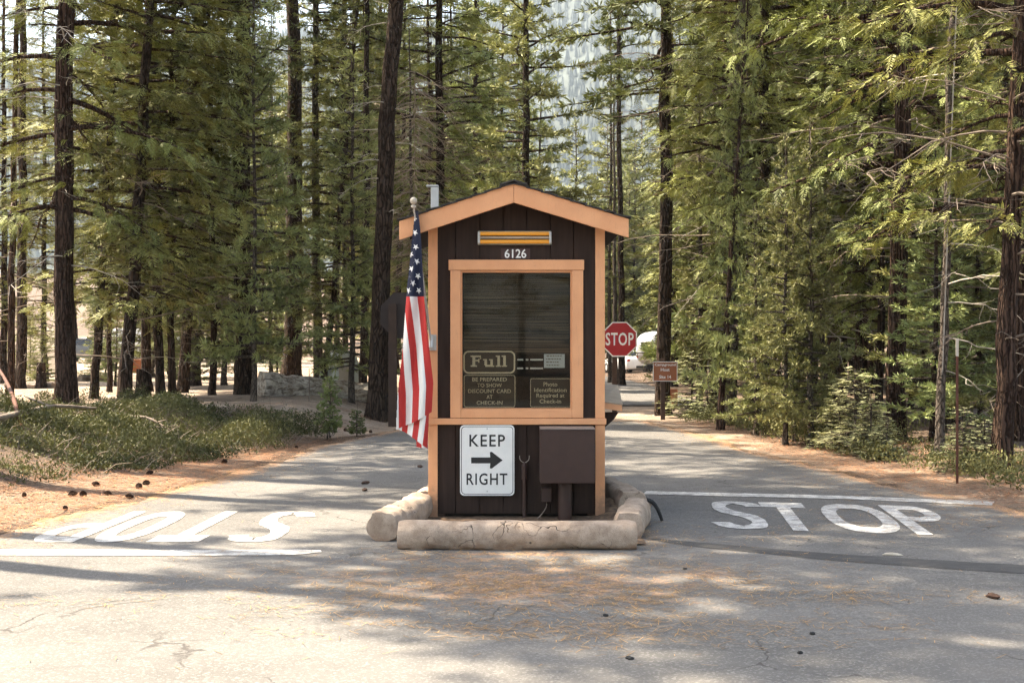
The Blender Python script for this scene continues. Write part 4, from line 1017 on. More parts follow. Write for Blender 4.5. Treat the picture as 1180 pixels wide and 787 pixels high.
tree(405, 29, YP(1), 7.2, .065, 'bright young pine with a pale slim trunk right of the tent', bark='grey_bark', cs=.95, czs=1., rot=.8)
tree(419, 33.5, 'high_pine_1', 18, .10, 'dark straight trunk between the young pine and the thickest trunk', dead=6, cs=.6)
tree(434, 26.3, 'high_pine_0', 30, .178, 'thick furrowed trunk behind the flag, leaning slightly right', lean=(2.3, 0), dead=18, dz=(3.5, 8.5), dl=1.0, deadmat='pale_twig', rot=2.4, cs=.6)
tree(312, 41, YP(2), 9, .06, 'young pine with low boughs behind and left of the stout brown trunk', bark='grey_bark', cs=1.1)
tree(258, 36, YP(0), 8.5, .07, 'bushy young pine behind the stout dark trunk on the left', bark='grey_bark', cs=1.1)
tree(228, 43, YP(1), 7, .06, 'small bushy pine at the near edge of the sandy clearing', bark='grey_bark', cs=1.1)
tree(176, 46, YP(2), 8, .06, 'bushy pine in front of the distant white van', bark='grey_bark', cs=1.2)
tree(5, 38, TC(2), 14, .1, 'leafy cedar cut off by the left edge of the photo', name='cedar_tree', cs=1.1)
tree(52, 40, TC(0), 12, .09, 'leafy cedar in front of the tan tent', name='cedar_tree', cs=1.0, czs=1)
# middle, behind the booth
tree(605, 44, 'sunny_pine', 21, .16, 'tall sunlit pine directly above the booth roof', dead=4, rot=2.7)
tree(505, 36, TC(1), 18, .15, 'dark dense cedar behind the booth roof\'s left slope', name='cedar_tree', bark='pine_bark', cs=1.1, dead=60, dz=(2, 8), dl=2.2, rot=4)
tree(548, 54, 'sunny_pine', 22, .15, 'pine standing between the dark cedar and the tall sunlit pine', cs=.8)
tree(664, 60, YP(0), 11, .09, 'pale pine to the right of the booth roof\'s peak', bark='grey_bark', cs=1.15)
tree(703, 58, TP(0), 16, .09, 'slim pale pine above the roof\'s right end', bark='grey_bark', cs=.8)
tree(709, 57, None, 13, .11, 'pale bare trunk above the stop sign', bark='grey_bark', dead=14, dz=(3, 12), dl=1.2, name='bare_trunk')
tree(716, 52, 'high_pine_0', 24, .13, 'brown trunk beside the pale bare trunk above the stop sign', cs=.6)
tree(763, 29.3, TP(1), 24, .15, 'dark tufted pine whose trunk stands behind the brown sign', lean=(.7, 0), dead=16, dz=(4, 8), dl=1.6, rot=.3, czs=.95, cs=1.1)
tree(806, 31, YP(0), 7.5, .075, 'bright young pine close behind the bright drooping cedar', bark='grey_bark', cs=.8)
tree(225, 36, TC(2), 20, .13, 'dark bushy cedar filling the upper left between two trunks', name='cedar_tree', cs=1.35, rot=1.)
tree(185, 29, TC(0), 19, .1, 'dark cedar with low sweeping boughs on the left', name='cedar_tree', cs=1.1, rot=5.)
# right of the booth
tree(840, 25.5, TC(0), 15, .11, 'bright drooping cedar with pale twin trunks right of the brown sign', name='cedar_tree', bark='grey_bark', cs=.8, czs=1, dead=10, lean=(1, 0), rot=1.9)
tree(829, 24.5, YP(1), 8, .06, 'pinkish thin trunk leaning right beside the bright drooping cedar', bark='cedar_bark', lean=(4, 0), cs=.5, dead=16, dl=1.2)
tree(885, 27, 'near_cedar_1', 19, .13, 'broad bright cedar filling the top right of the roof', name='cedar_tree', cs=1.15, czs=1, rot=3.9, dead=30, dz=(2, 7), dl=2.8)
tree(905, 20.8, YP(0), 4.6, .04, 'left one of three bushy young pines by the right verge', bark='grey_bark', cs=0.85)
tree(915, 21.4, YP(2), 4.4, .045, 'middle one of three bushy young pines by the right verge', bark='grey_bark', cs=0.85)
tree(934, 20.6, YP(1), 4.8, .045, 'right one of three bushy young pines by the right verge', bark='grey_bark', cs=0.85)
tree(872, 23, YP(2), 3.8, .04, 'short bushy pine at the verge left of three young pines', bark='grey_bark', cs=0.95)
tree(994, 27, TC(1), 22, .13, 'straight red brown trunk left of the brightest lit trunk', name='cedar_tree', bark='cedar_bark', dead=40, dz=(2, 7.5), dl=2.6, rot=.9, czs=.9, cs=1.05)
tree(962, 33, TP(0), 20, .2, 'stout pinkish trunk half hidden behind the whitish dead twigs', bark='cedar_bark', dead=14)
tree(1031, 20.6, 'near_cedar_1', 23, .14, 'sunlit shaggy trunk rising from the pale fir saplings', name='cedar_tree', bark='cedar_bark', lean=(1.6, 0), dead=46, dz=(2, 7), dl=2.4, rot=2.9, czs=1., cs=.9, deadmat='dead_twig')
tree(1013, 24, TC(2), 16, .07, 'thin dark trunk just behind the sunlit shaggy trunk', name='cedar_tree', dead=20, cs=.9)
tree(1082, 18.2, None, 12, .062, 'thin grey bare trunk left of the rusty marker post', name='bare_trunk', bark='grey_bark', lean=(2.2, 0), dead=24, dz=(1.0, 9), dl=1.3, deadmat='pale_twig')
tree(1066, 26, TP(2), 17, .08, 'dark pole trunk left of the thin grey bare trunk', dead=20, dl=1.4)
tree(1098, 24, TC(1), 15, .09, 'dark trunk in deep shade behind the rusty marker post', name='cedar_tree', dead=20)
tree(1155, 16.0, 'near_cedar_1', 22, .11, 'dark stout trunk nearest the right edge of the photo', name='cedar_tree', bark='cedar_bark', lean=(1.6, 0), dead=40, dz=(1.5, 6), dl=2.3, rot=4.4, czs=1.0, cs=.85)
tree(1178, 19.5, 'near_cedar_1', 19, .12, 'pinkish trunk cut off by the right edge of the photo', name='cedar_tree', bark='cedar_bark', dead=20, cs=.9)
tree(1130, 23, YP(0), 6.5, .05, 'shaded young pine behind the dark stout right hand trunk', cs=0.90)
tree(1050, 29, YP(1), 7, .06, 'shaded young pine right of the sunlit shaggy trunk', cs=0.85)
tree(950, 27, None, 7.5, .06, 'leafless dead tree with a tangle of whitish twigs', name='dead_tree', cat='dead tree', bark='grey_bark', dead=110, dz=(1.4, 5.2), dl=2.6, deadmat='pale_twig', rise=-.15)
tree(478, 34, None, 9, .07, 'dead tree with drooping brown twigs right of the thick trunk', name='dead_tree', cat='dead tree', bark='grey_bark', dead=240, dz=(3.2, 8.0), dl=1.5, deadmat='brush_twig', rise=-.45)
# white fir saplings and little plants by the verges
FS = lambda i: 'fir_sapling_%d' % (i % 2)
def sap(px, Z, i, H, label, cs=1.): tree(px, Z, FS(i), H, .02, label, cat='sapling', name='fir_sapling', bark='grey_bark', cs=cs, sink=.02, k=8)
sap(985, 19.2, 0, 1.15, 'largest pale fir sapling left of the sunlit shaggy trunk', 1.25)
sap(1003, 18.6, 1, .8, 'small pale fir sapling at the foot of the sunlit shaggy trunk', 1.3)
sap(968, 19.8, 1, .95, 'pale fir sapling nearest to the three young pines', 1.2)
sap(1022, 18.0, 0, .55, 'lowest pale fir sapling right of the others on the verge', 1.4)
sap(1112, 16.4, 1, .75, 'shaded fir sapling just right of the rusty marker post', 1.3)
sap(1134, 16.2, 0, .6, 'small fir sapling left of the dark stout trunk', 1.4)
sap(797, 28.5, 0, 1.3, 'bright pale sapling to the right of the brown sign\'s post', 1.4)
sap(815, 27.5, 1, .9, 'low pale sapling between brown sign and bright cedar', 1.4)
tree(411, 22.8, 'leafy_sapling', .42, .008, 'tiny pine seedling on the dirt bank', cat='sapling', name='pine_sapling', bark='grey_bark', cs=1.3, sink=.01, k=8)
tree(380, 22.0, 'leafy_sapling', .98, .012, 'leafy knee high sapling in front of the pale tent', cat='sapling', name='pine_sapling', bark='grey_bark', cs=.8, sink=.01, k=8)
tree(48, 35, YP(2), 1.9, .03, 'small round sapling above the stump in front of the tan tent', cat='sapling', name='pine_sapling', bark='grey_bark', cs=1.5, sink=.02, k=8)
# ------------------------------------------------------------------ forest behind, alike at a glance
rg = random.Random(11)
def clear_view(px, Z):
    if 632 < px < 694 and Z > 62: return False
    if 690 < px < 765 and Z < 98: return False
    return True
def scatter(n, pxr, Zr, kinds, Hr, rr, label, group, sparse=1., avoid=None, cs=(.9, 1.2), near=1.6):
    placed = []; tries = 0
    while len(placed) < n and tries < n * 60:
        tries += 1; px = rg.uniform(*pxr); Z = math.sqrt(rg.uniform(Zr[0] ** 2, Zr[1] ** 2)); x = X(px, Z)
        if not clear_view(px, Z) or (avoid and avoid(px, Z)): continue
        if any((x - a) ** 2 + (Z - c) ** 2 < near ** 2 for a, c in ALLP): continue
        ALLP.append((x, Z)); placed.append(1); H = rg.uniform(*Hr); r = rg.uniform(*rr); i = rg.randrange(9)
        tree(px, Z, kinds(i) if callable(kinds) else kinds, H, r, label, group=group, share='%s%d' % (group[:12], i % 5), k=10, dead=0, cs=rg.uniform(*cs), name='background_pine', lean=(rg.uniform(-1.2, 1.2), 0))
ALLP = [(o.location.x, o.location.y) for o in COL.objects if o.parent is None and 'category' in o and o['category'] in ('tree', 'dead tree')]
gap_l = lambda px, Z: px < 38 or (335 < px < 390 and Z > 60) or (Z < 62 and 20 < px < 330 and rg.random() < .75)
scatter(32, (-60, 560), (42, 100), lambda i: TP(i) if i % 3 else TC(i), (13, 24), (.09, .17), 'one of the many background pines and cedars beyond the sandy clearing', 'background trees beyond the clearing', avoid=gap_l)
scatter(34, (-60, 610), (100, 170), lambda i: FP(i) if i % 2 else FF(i), (20, 30), (.13, .2), 'one of the most distant pines beyond the clearing on the left', 'most distant trees on the left', avoid=lambda px, Z: 340 < px < 395 or px < 40)
scatter(18, (440, 622), (62, 130), lambda i: FP(i), (16, 26), (.12, .2), 'one of the pines seen close above the booth roof', 'trees close above the roof')
scatter(62, (795, 1260), (25, 60), lambda i: (TC(i), 'high_pine_%d' % (i % 2), YP(i), 'high_pine_%d' % (i % 2), TP(i), TC(i))[i % 6], (9, 22), (.07, .14), 'one of the thin shaded trees crowding the forest right of the road', 'crowded trees in the right hand forest', near=1.4)
scatter(44, (790, 1280), (60, 120), lambda i: FP(i) if i % 2 else FF(i), (20, 30), (.12, .2), 'one of the distant conifers deep in the forest on the right', 'distant trees in the right hand forest')
scatter(12, (765, 800), (40, 90), lambda i: FP(i) if i % 2 else FF(i), (9, 16), (.09, .14), 'one of the conifers beyond the silver trailer', 'trees beyond the trailer')
scatter(22, (636, 775), (100, 150), lambda i: YP(i), (12, 19), (.1, .15), 'one of the pale green pines far behind the trailer, below the hazy slope', 'pale pines behind the trailer', cs=(1.1, 1.4))
scatter(16, (-20, 330), (30, 62), lambda i: YP(i), (1.2, 3.2), (.02, .04), 'one of the small pine saplings dotted over the sandy clearing', 'saplings in the clearing', cs=(1.2, 1.5))
scatter(4, (1050, 1180), (18.5, 25), lambda i: YP(i), (2.2, 5), (.03, .05), 'one of the shaded young pines between the trunks at the right verge', 'young pines at the right verge', near=1.1, cs=(1.1, 1.4))
# unseen pines added beside the view to cast shade on the road
def shade(x, y, kind, H, i, c):
    tree(0, y, kind, H, .2, 'tall roadside pine beside the left lane, beyond the photo\'s edge', x=x, group='unseen shade pines on the left', name='unseen_pine', cs=c, k=12, share='rs%d' % (i % 2))
for i, (x, y, c) in enumerate(((-8.5, 18.2, 1.1), (-8.8, 20.6, 1.1), (-8.5, 13.2, 1.1), (-11.8, 21.0, .7), (-6.6, 15.4, .9), (-7.2, 11.4, .85))): shade(x, y, 'high_pine_%d' % (i % 2), 28 + i % 3, i, c)
# unseen tree line added behind the camera to darken the window's reflection
for i in range(9): tree(0, -38 - 4 * (i % 3), FF(i) if i % 2 else FP(i), 17, .17, 'one of the unseen conifers added behind the viewer to darken the window reflection', x=-16 + i * 4 + rg.uniform(-1, 1), group='unseen trees added behind the viewer', name='unseen_pine', k=10, share='bh', cs=1.3)
# ------------------------------------------------------------------ ground cover, litter, small things
def leaf_cover(name, pts_fn, n, seed, mat, h=(.04, .22), L=(.03, .07), per=7, hgt=None):
    rng = np.random.RandomState(seed); x, y = pts_fn(rng, n); z = HG(x, y); N = len(x)
    top = (hgt(x, y) if hgt is not None else 1) * rng.uniform(h[0], h[1], N)
    P = np.stack([x, y, z + top], -1)
    b = MB()
    th = rng.uniform(.2, 1.4, (N, per)); ph = rng.uniform(0, 6.283, (N, per)); l = rng.uniform(L[0], L[1], (N, per))
    d = np.stack([np.sin(th) * np.cos(ph), np.sin(th) * np.sin(ph), np.cos(th)], -1)
    base = P[:, None] + rng.normal(size=(N, per, 3)) * np.array([.035, .035, .025])
    sd = nrm(np.cross(d, rng.normal(size=(N, per, 3)))) * (l * .22)[..., None]
    V = np.stack([base, base + d * (l * .5)[..., None] + sd, base + d * l[..., None], base + d * (l * .5)[..., None] - sd], 2).reshape(-1, 3)
    t = np.clip(.8 * vnoise(x, y, 1.2, 3)[:, None] + rng.uniform(-.15, .35, (N, per)), 0, 1).ravel()
    b.add(V, np.arange(N * per * 4).reshape(-1, 4), 0, t)
    # stems
    return b
def cover_mask(x, y): return sst(.41, .53, fbm(x, y * .8, .62, 4, 12))
def left_pts(rng, n):
    x = rng.uniform(-13, -1.9, n); y = rng.uniform(12.2, 26, n); dl = d_left(x, y)
    edge = (.85 + .9 * fbm(x, y, .7, 3, 1)) * (1 - .8 * sst(15.5, 19.5, y)) + .6 * sst(15, 12, y)
    far = sst(23.6, 22.6, y + .9 * (fbm(x, y, .8, 2, 2) - .5) + .5 * (x + 3.4).clip(-1, 9) * 2)
    k = (rng.rand(n) < sst(edge - .1, edge + .35, dl) * sst(25.6, 23.5, y) * far * (.1 + .9 * cover_mask(x, y))) & (-x < 6.0 * y / 14 + 1.5)
    return x[k], y[k]
def mound_h(x, y): return .12 + 1.5 * cover_mask(x, y) * vnoise(x, y, 1.25, 4) ** 1.3 * (1 + .5 * sst(-4.6, -3.4, x) * sst(16, 19, y))
b = leaf_cover('x', left_pts, 85000, 1, None, hgt=mound_h, L=(.022, .05), per=8)
o = b.build('ground_cover', M['shrub_leaves']); tag(o, 'low green mat of shrubs covering the left bank', 'ground cover', kind='stuff')
def right_pts(rng, n):
    y = rng.uniform(11.5, 29, n); x = np.interp(y, RE[:, 0], RE[:, 1]) + rng.uniform(.3, 3.2, n); dr = d_right(x, y)
    e = .45 + .5 * fbm(x, y, .9, 3, 7)
    k = rng.rand(n) < sst(e, e + .25, dr) * sst(3.0, 1.2, dr) * (.25 + cover_mask(x + 30, y)) * .9
    return x[k], y[k]
b = leaf_cover('x', right_pts, 17000, 2, None, h=(.02, .17), L=(.022, .055), per=8, hgt=lambda x, y: .5 + 1.1 * cover_mask(x + 30, y))
tag(b.build('ground_cover', M['shrub_leaves']), 'strip of low green plants along the right verge', 'ground cover', kind='stuff')
def needles_stuff(n, fn, seed, L=.11, w=.0042):
    rng = np.random.RandomState(seed); x, y, z = fn(rng, n); N = len(x); a = rng.uniform(0, 6.28, N); l = L * rng.uniform(.5, 1.2, N)
    d = np.stack([np.cos(a), np.sin(a), rng.normal(size=N) * .06], -1) * (l / 2)[:, None]; s = np.stack([-np.sin(a), np.cos(a), 0 * a], -1) * w / 2
    P = np.stack([x, y, z + rng.uniform(.003, .012, N)], -1)
    b = MB(); b.add(np.stack([P - d - s, P - d + s, P + d + s, P + d - s], 1).reshape(-1, 3), np.arange(N * 4).reshape(-1, 4), 0, rng.uniform(0, 1, N)); return b
def rn(rng, n):
    x = rng.uniform(-5, 5.2, n); y = 6.6 + 20 * rng.rand(n) ** 1.6
    g = road_litter(x, y) + .7 * (fbm(x, y, 4, 4) - .5) * (road_litter(x, y) > .03)
    k = (rng.rand(n) < np.clip(g, .015, 1) ** 1.5) & road_keep(x, y); return x[k], y[k], np.full(k.sum(), .006)
tag(needles_stuff(230000, rn, 4, .085, .0036).build('pine_needle_litter', M['dry_needles']), 'orange fallen pine needles drifted over the asphalt', 'pine needles', kind='stuff')
def vn(rng, n):
    y = rng.uniform(9, 27, n); s = rng.rand(n) < .6; t = rng.uniform(-.3, 2.4, n) 
    x = np.where(s, np.interp(y, LE[:, 0], LE[:, 1]) - t, np.interp(y, RE[:, 0], RE[:, 1]) + t)
    k = rng.rand(n) < litter_g(x, y) + .1; x, y = x[k], y[k]; return x, y, HG(x, y) + .006
tag(needles_stuff(60000, vn, 5, .13, .006).build('pine_needle_litter', M['dry_needles']), 'thick orange pine needles on the dirt verges', 'pine needles', kind='stuff')
# twigs among the shrubs
rng = np.random.RandomState(8); b = MB()
x, y = left_pts(rng, 4000)
for i in range(len(x)):
    z = float(HG(x[i], y[i])); a = rng.uniform(0, 6.28); l = rng.uniform(.1, .4)
    b.tube([(x[i], y[i], z), (x[i] + .5 * l * math.cos(a), y[i] + .5 * l * math.sin(a), z + .12), (x[i] + l * math.cos(a), y[i] + l * math.sin(a), z + rng.uniform(.08, .26))], [.005, .004, .002], 3, cap=False)
tag(b.build('shrub_twigs', M['dead_twig']), 'bare brown twigs among the left bank\'s shrubs', 'twigs', kind='stuff')
# pine cones
b = MB(); n = 9
for i in range(n):
    t = i / (n - 1); r = .033 * math.sin(math.pi * (.12 + .86 * t)) + .006; m = 9
    for j in range(m):
        a = (j + .5 * (i % 2)) * 2 * math.pi / m; c, s = math.cos(a), math.sin(a); x0 = -.055 + .105 * t
        p = lambda rr, dx, da: (x0 + dx, rr * math.cos(a + da), rr * math.sin(a + da))
        b.add([p(r * .35, 0, -.2), p(r * .35, 0, .2), p(r, .014, .3), p(r * 1.2, .02, 0), p(r, .014, -.3), p(r * .5, .022, 0)], [(0, 1, 2, 3), (0, 3, 4, 5)])
b.lathe([(.004, 0), (.02, .03), (.018, .08), (.003, .105)], 8, (0, 0, 0)) if False else None
cone = b.mesh('pine_cone', M['cone_brown'])
CP = [(96, 572), (124, 571), (75, 588), (150, 575), (160, 563), (28, 573), (83, 572), (168, 559), (173, 547), (259, 534), (342, 517), (398, 497), (405, 499), (427, 499), (255, 528), (110, 560)]
rr = random.Random(5)
def ground_at(px, py):
    Z = 8.
    while Z < 80:
        x = X(px, Z); z = float(HG(x, Z))
        if ZH(py, Z) <= z: return x, Z, z
        Z += .05
    return x, Z, z
for px, py in CP:
    x, y, z = ground_at(px, py)
    o = bpy.data.objects.new('pine_cone', cone); COL.objects.link(o); o.location = (x, y, z + .022); o.rotation_euler = (rr.uniform(0, 6), rr.uniform(-.3, .3), rr.uniform(0, 6)); s = rr.uniform(.5, .85); o.scale = (s, s, s)
    tag(o, 'small dark pine cone lying on the dirt at the left roadside', 'pine cone', 'pine cones along the left roadside')
# stones and bark bits on the asphalt
def stone(px, py, s, label, mat='mound_soil', elong=1., name='stone', cat='stone', group=None):
    x, y = G(px, py); rng = np.random.RandomState(int(px)); b = MB(); k = 9; m = 6; V = []
    for i in range(m):
        t = -math.pi / 2 + math.pi * i / (m - 1)
        for j in range(k):
            a = j * 2 * math.pi / k; r = s * (1 + rng.uniform(-.2, .2)); V.append((r * elong * math.cos(t) * math.cos(a), r * math.cos(t) * math.sin(a), r * .6 * math.sin(t)))
    i = np.arange(m - 1)[:, None] * k; j = np.arange(k)[None, :]; j2 = (j + 1) % k
    b.add(V, np.stack([i + j, i + j2, i + k + j2, i + k + j], -1).reshape(-1, 4)); o = b.build(name, M[mat]); o.location = (x, y, .006 + s * .4); o.rotation_euler = (0, 0, rng.uniform(0, 3)); return tag(o, label, cat, group)
stone(1029, 641, .022, 'pale splinter of wood lying on the dark tar strip', 'bleached_wood', 3.2, 'wood_chip', 'wood chip')
for px, py in ((727, 761), (936, 732), (698, 711), (789, 657), (922, 754), (724, 760)): stone(px, py, .014, 'tiny dark stone on the foreground asphalt', 'rubber', 1.2, group='tiny dark stones on the asphalt')
for px, py in ((420, 566), (484, 539), (421, 558), (1144, 690)): stone(px, py, .03, 'brown flake of bark lying on the road', 'cone_brown', 2.0, 'bark_flake', 'bark', 'bark flakes on the road')
# fallen branches on the left bank
def branch(pts, r, label, mat='dead_twig'):
    P = spline(pts, 6); b = MB(); b.tube(P, np.linspace(r, r * .4, len(P)), 7); rng = np.random.RandomState(3)
    for q in range(5):
        i = rng.randint(3, len(P) - 2); d = rng.normal(size=3); d[2] = abs(d[2]) * .4; b.tube([P[i], P[i] + d * .12, P[i] + d * .22], [r * .4, r * .3, r * .12], 4)
    o = b.build('fallen_branch', M[mat], smooth=True); return tag(o, label, 'branch')
def GP(px, py, up=.0): x, y, z = ground_at(px, py); return (x, y, z + up)
branch([GP(-40, 503, .1), GP(0, 497, .16), GP(30, 492, .2), GP(65, 488, .24), GP(110, 487, .2)], .05, 'long grey fallen branch lying across the shrubs at far left')
branch([GP(25, 498, .05), GP(12, 478, .34), GP(-4, 461, .6), GP(-20, 450, .8)], .035, 'reddish fallen limb sticking up at the photo\'s left edge', 'rust')
branch([GP(150, 497, .2), GP(172, 502, .24), GP(200, 508, .12)], .03, 'short dark fallen branch in the middle of the shrubs')
# bleached fallen log
def log(x0, y0, x1, y1, r, name, label, mat, cat='log'):
    z0, z1 = float(HG(x0, y0)), float(HG(x1, y1)); n = 26; t = np.linspace(0, 1, n)
    P = np.stack([x0 + (x1 - x0) * t, y0 + (y1 - y0) * t, z0 + (z1 - z0) * t + r * .85], -1); rng = np.random.RandomState(int(r * 1000)); k = 22
    d = P[-1] - P[0]; d /= np.linalg.norm(d); A = np.cross(d, [0, 0, 1]); A /= np.linalg.norm(A); B = np.cross(A, d); a = np.arange(k) * 2 * math.pi / k
    prof = 1 + .09 * np.sin(a * 7) + .06 * rng.normal(size=k)
    V = []
    for i in range(n):
        q = r * (1 - .2 * t[i]) * (prof + .05 * rng.normal(size=k)) * (1 + .06 * math.sin(i * .8)); V.append(P[i] + np.cos(a)[:, None] * q[:, None] * A + np.sin(a)[:, None] * q[:, None] * B)
    V = np.concatenate(V); i = np.arange(n - 1)[:, None] * k; j = np.arange(k)[None, :]; j2 = (j + 1) % k
    b = MB(); b.add(V, np.stack([i + j, i + j2, i + k + j2, i + k + j], -1).reshape(-1, 4))
    for o_, c in ((0, P[0]), (n - 1, P[-1])): b.add(np.vstack([V[o_ * k:(o_ + 1) * k], c]), np.stack([np.arange(k), (np.arange(k) + 1) % k, np.full(k, k)], -1))
    return tag(b.build(name, M[mat], smooth=False), label, cat)
log(X(300, 28.8), 28.8, X(432, 30.2), 30.2, .27, 'fallen_log', 'big bleached fallen log with cracked bark at the clearing\'s edge', 'bleached_log_bark')
log(X(8, 34), 34, X(62, 33), 33, .08, 'fallen_log', 'thin grey log on the ground at far left in front of a stump', 'dead_twig')
log(X(92, 40), 40, X(128, 41), 41, .1, 'fallen_log', 'low dark log between the far left trunks', 'dead_twig')
def stump(px, Z, r, h, label):
    x = X(px, Z); z = float(HG(x, Z)); e = empty('tree_stump', (x, Z, z), 0, label, 'stump'); b = trunk_mesh(int(px), h, r, 'pine_bark', 14, top=.9, wig=0); o = b.build('stump_wood', M['pine_bark'], e, smooth=True)
    q = MB(); q.prism([(r * .9 * math.cos(t), r * .9 * math.sin(t)) for t in np.arange(14) * .449], 0, .012); c = q.build('cut_face', M['shelf_wood'], e); c.rotation_euler = (R(90), 0, 0); c.location = (0, 0, h + .014)
stump(47.5, 33, .11, .36, 'narrow dark cut stump below the tan tent')
stump(165, 28.6, .13, .2, 'low cut stump at the foot of a straight trunk')
# ------------------------------------------------------------------ camp things
def tent(px0, px1, py0, py1, Z, label, mat, dome=False):
    x0, x1 = X(px0, Z), X(px1, Z); w = x1 - x0; z = float(HG((x0 + x1) / 2, Z)); h = ZH(py0, Z) - z
    e = empty('tent', ((x0 + x1) / 2, Z, z), R(12), label, 'tent'); b = MB()
    if dome:
        n, k = 12, 24; V = []
        for i in range(n):
            t = i / (n - 1) * math.pi / 2
            for j in range(k):
                a = j * 2 * math.pi / k; s = 1 + .05 * math.cos(3 * a); V.append((w / 2 * math.cos(t) ** .8 * math.cos(a) * s, w / 2 * math.cos(t) ** .8 * math.sin(a) * s, h * math.sin(t)))
        i = np.arange(n - 1)[:, None] * k; j = np.arange(k)[None, :]; j2 = (j + 1) % k; b.add(V, np.stack([i + j, i + j2, i + k + j2, i + k + j], -1).reshape(-1, 4)); b.build('canvas', M[mat], e, smooth=True)
        q = MB()
        for a0 in (math.pi / 3, -math.pi / 3, 0):
            t = np.linspace(0, math.pi, 20); q.tube(np.stack([w / 2 * 1.02 * np.sign(np.cos(t)) * abs(np.cos(t)) ** .8 * math.cos(a0), w / 2 * 1.02 * np.sign(np.cos(t)) * abs(np.cos(t)) ** .8 * math.sin(a0), h * 1.02 * np.sin(t)], -1), .012, 5)
        q.build('tent_pole', M['galvanised_metal'], e)
        q = MB(); a = np.linspace(-2.2, -1.1, 6)
        for i in range(5): q.add([(w * .48 * math.cos(a[i]), w * .53 * math.sin(a[i]), .02), (w * .48 * math.cos(a[i + 1]), w * .53 * math.sin(a[i + 1]), .02), (w * .40 * math.cos(a[i + 1]), w * .46 * math.sin(a[i + 1]), h * .55), (w * .40 * math.cos(a[i]), w * .46 * math.sin(a[i]), h * .55)], [(0, 1, 2, 3)])
        q.build('door_flap', M['tan_canvas'], e)
    else:
        d = 1.1; sag = lambda t: -.06 * math.sin(math.pi * t); n = 9
        for s in (-1, 1):
            V = [];
            for i in range(n):
                t = i / (n - 1); V += [(-w / 2 + w * t, 0, h + sag(t)), (-w / 2 + w * t + .02, s * d * .55, h * .52 + .6 * sag(t)), (-w / 2 + w * t, s * d, .03)]
            i = np.arange(n - 1)[:, None] * 3; j = np.arange(2)[None]; b.add(V, np.stack([i + j, i + 3 + j, i + 4 + j, i + 1 + j], -1).reshape(-1, 4))
        b.build('canvas', M[mat], e)
        q = MB()
        for s in (-1, 1): q.add([(s * (w / 2 - .02), -d, .03), (s * (w / 2 - .02), d, .03), (s * (w / 2 - .02), 0, h)], [(0, 1, 2)])
        q.build('end_wall', M[mat], e)
        for s in (-1, 1): q = MB(); q.tube([(s * (w / 2 - .03), 0, 0), (s * (w / 2 - .03), 0, h + .05)], .015, 6); q.build('tent_pole', M['galvanised_metal'], e)
tent(22, 66, 377, 408, 52, 'tan canvas tent in the clearing at far left', 'tan_canvas')
tent(369, 417, 403, 440, 36, 'pale round tent behind the bleached fallen log', 'pale_canvas', True)
e = empty('storage_locker', (X(156, 50), 50, float(HG(X(156, 50), 50))), R(10), 'brown campsite storage locker seen between the left trunks', 'locker')
b = MB(); b.box(-.35, .35, -.3, .3, .08, .52); b.build('locker_body', M['sign_brown'], e, bevel=.02)
b = MB(); b.box(-.37, .37, -.33, .33, .521, .56); b.build('lid', M['sign_brown'], e, bevel=.01)
for x in (-.18, .18): b = MB(); b.box(x - .165, x + .165, -.316, -.301, .1, .5); b.build('door', M['sign_brown'], e, bevel=.004)
b = MB(); b.box(-.35, -.27, -.28, .28, -.05, .079); b.build('foot', M['dark_wood_post'], e); b = MB(); b.box(.27, .35, -.28, .28, -.05, .079); b.build('foot', M['dark_wood_post'], e)
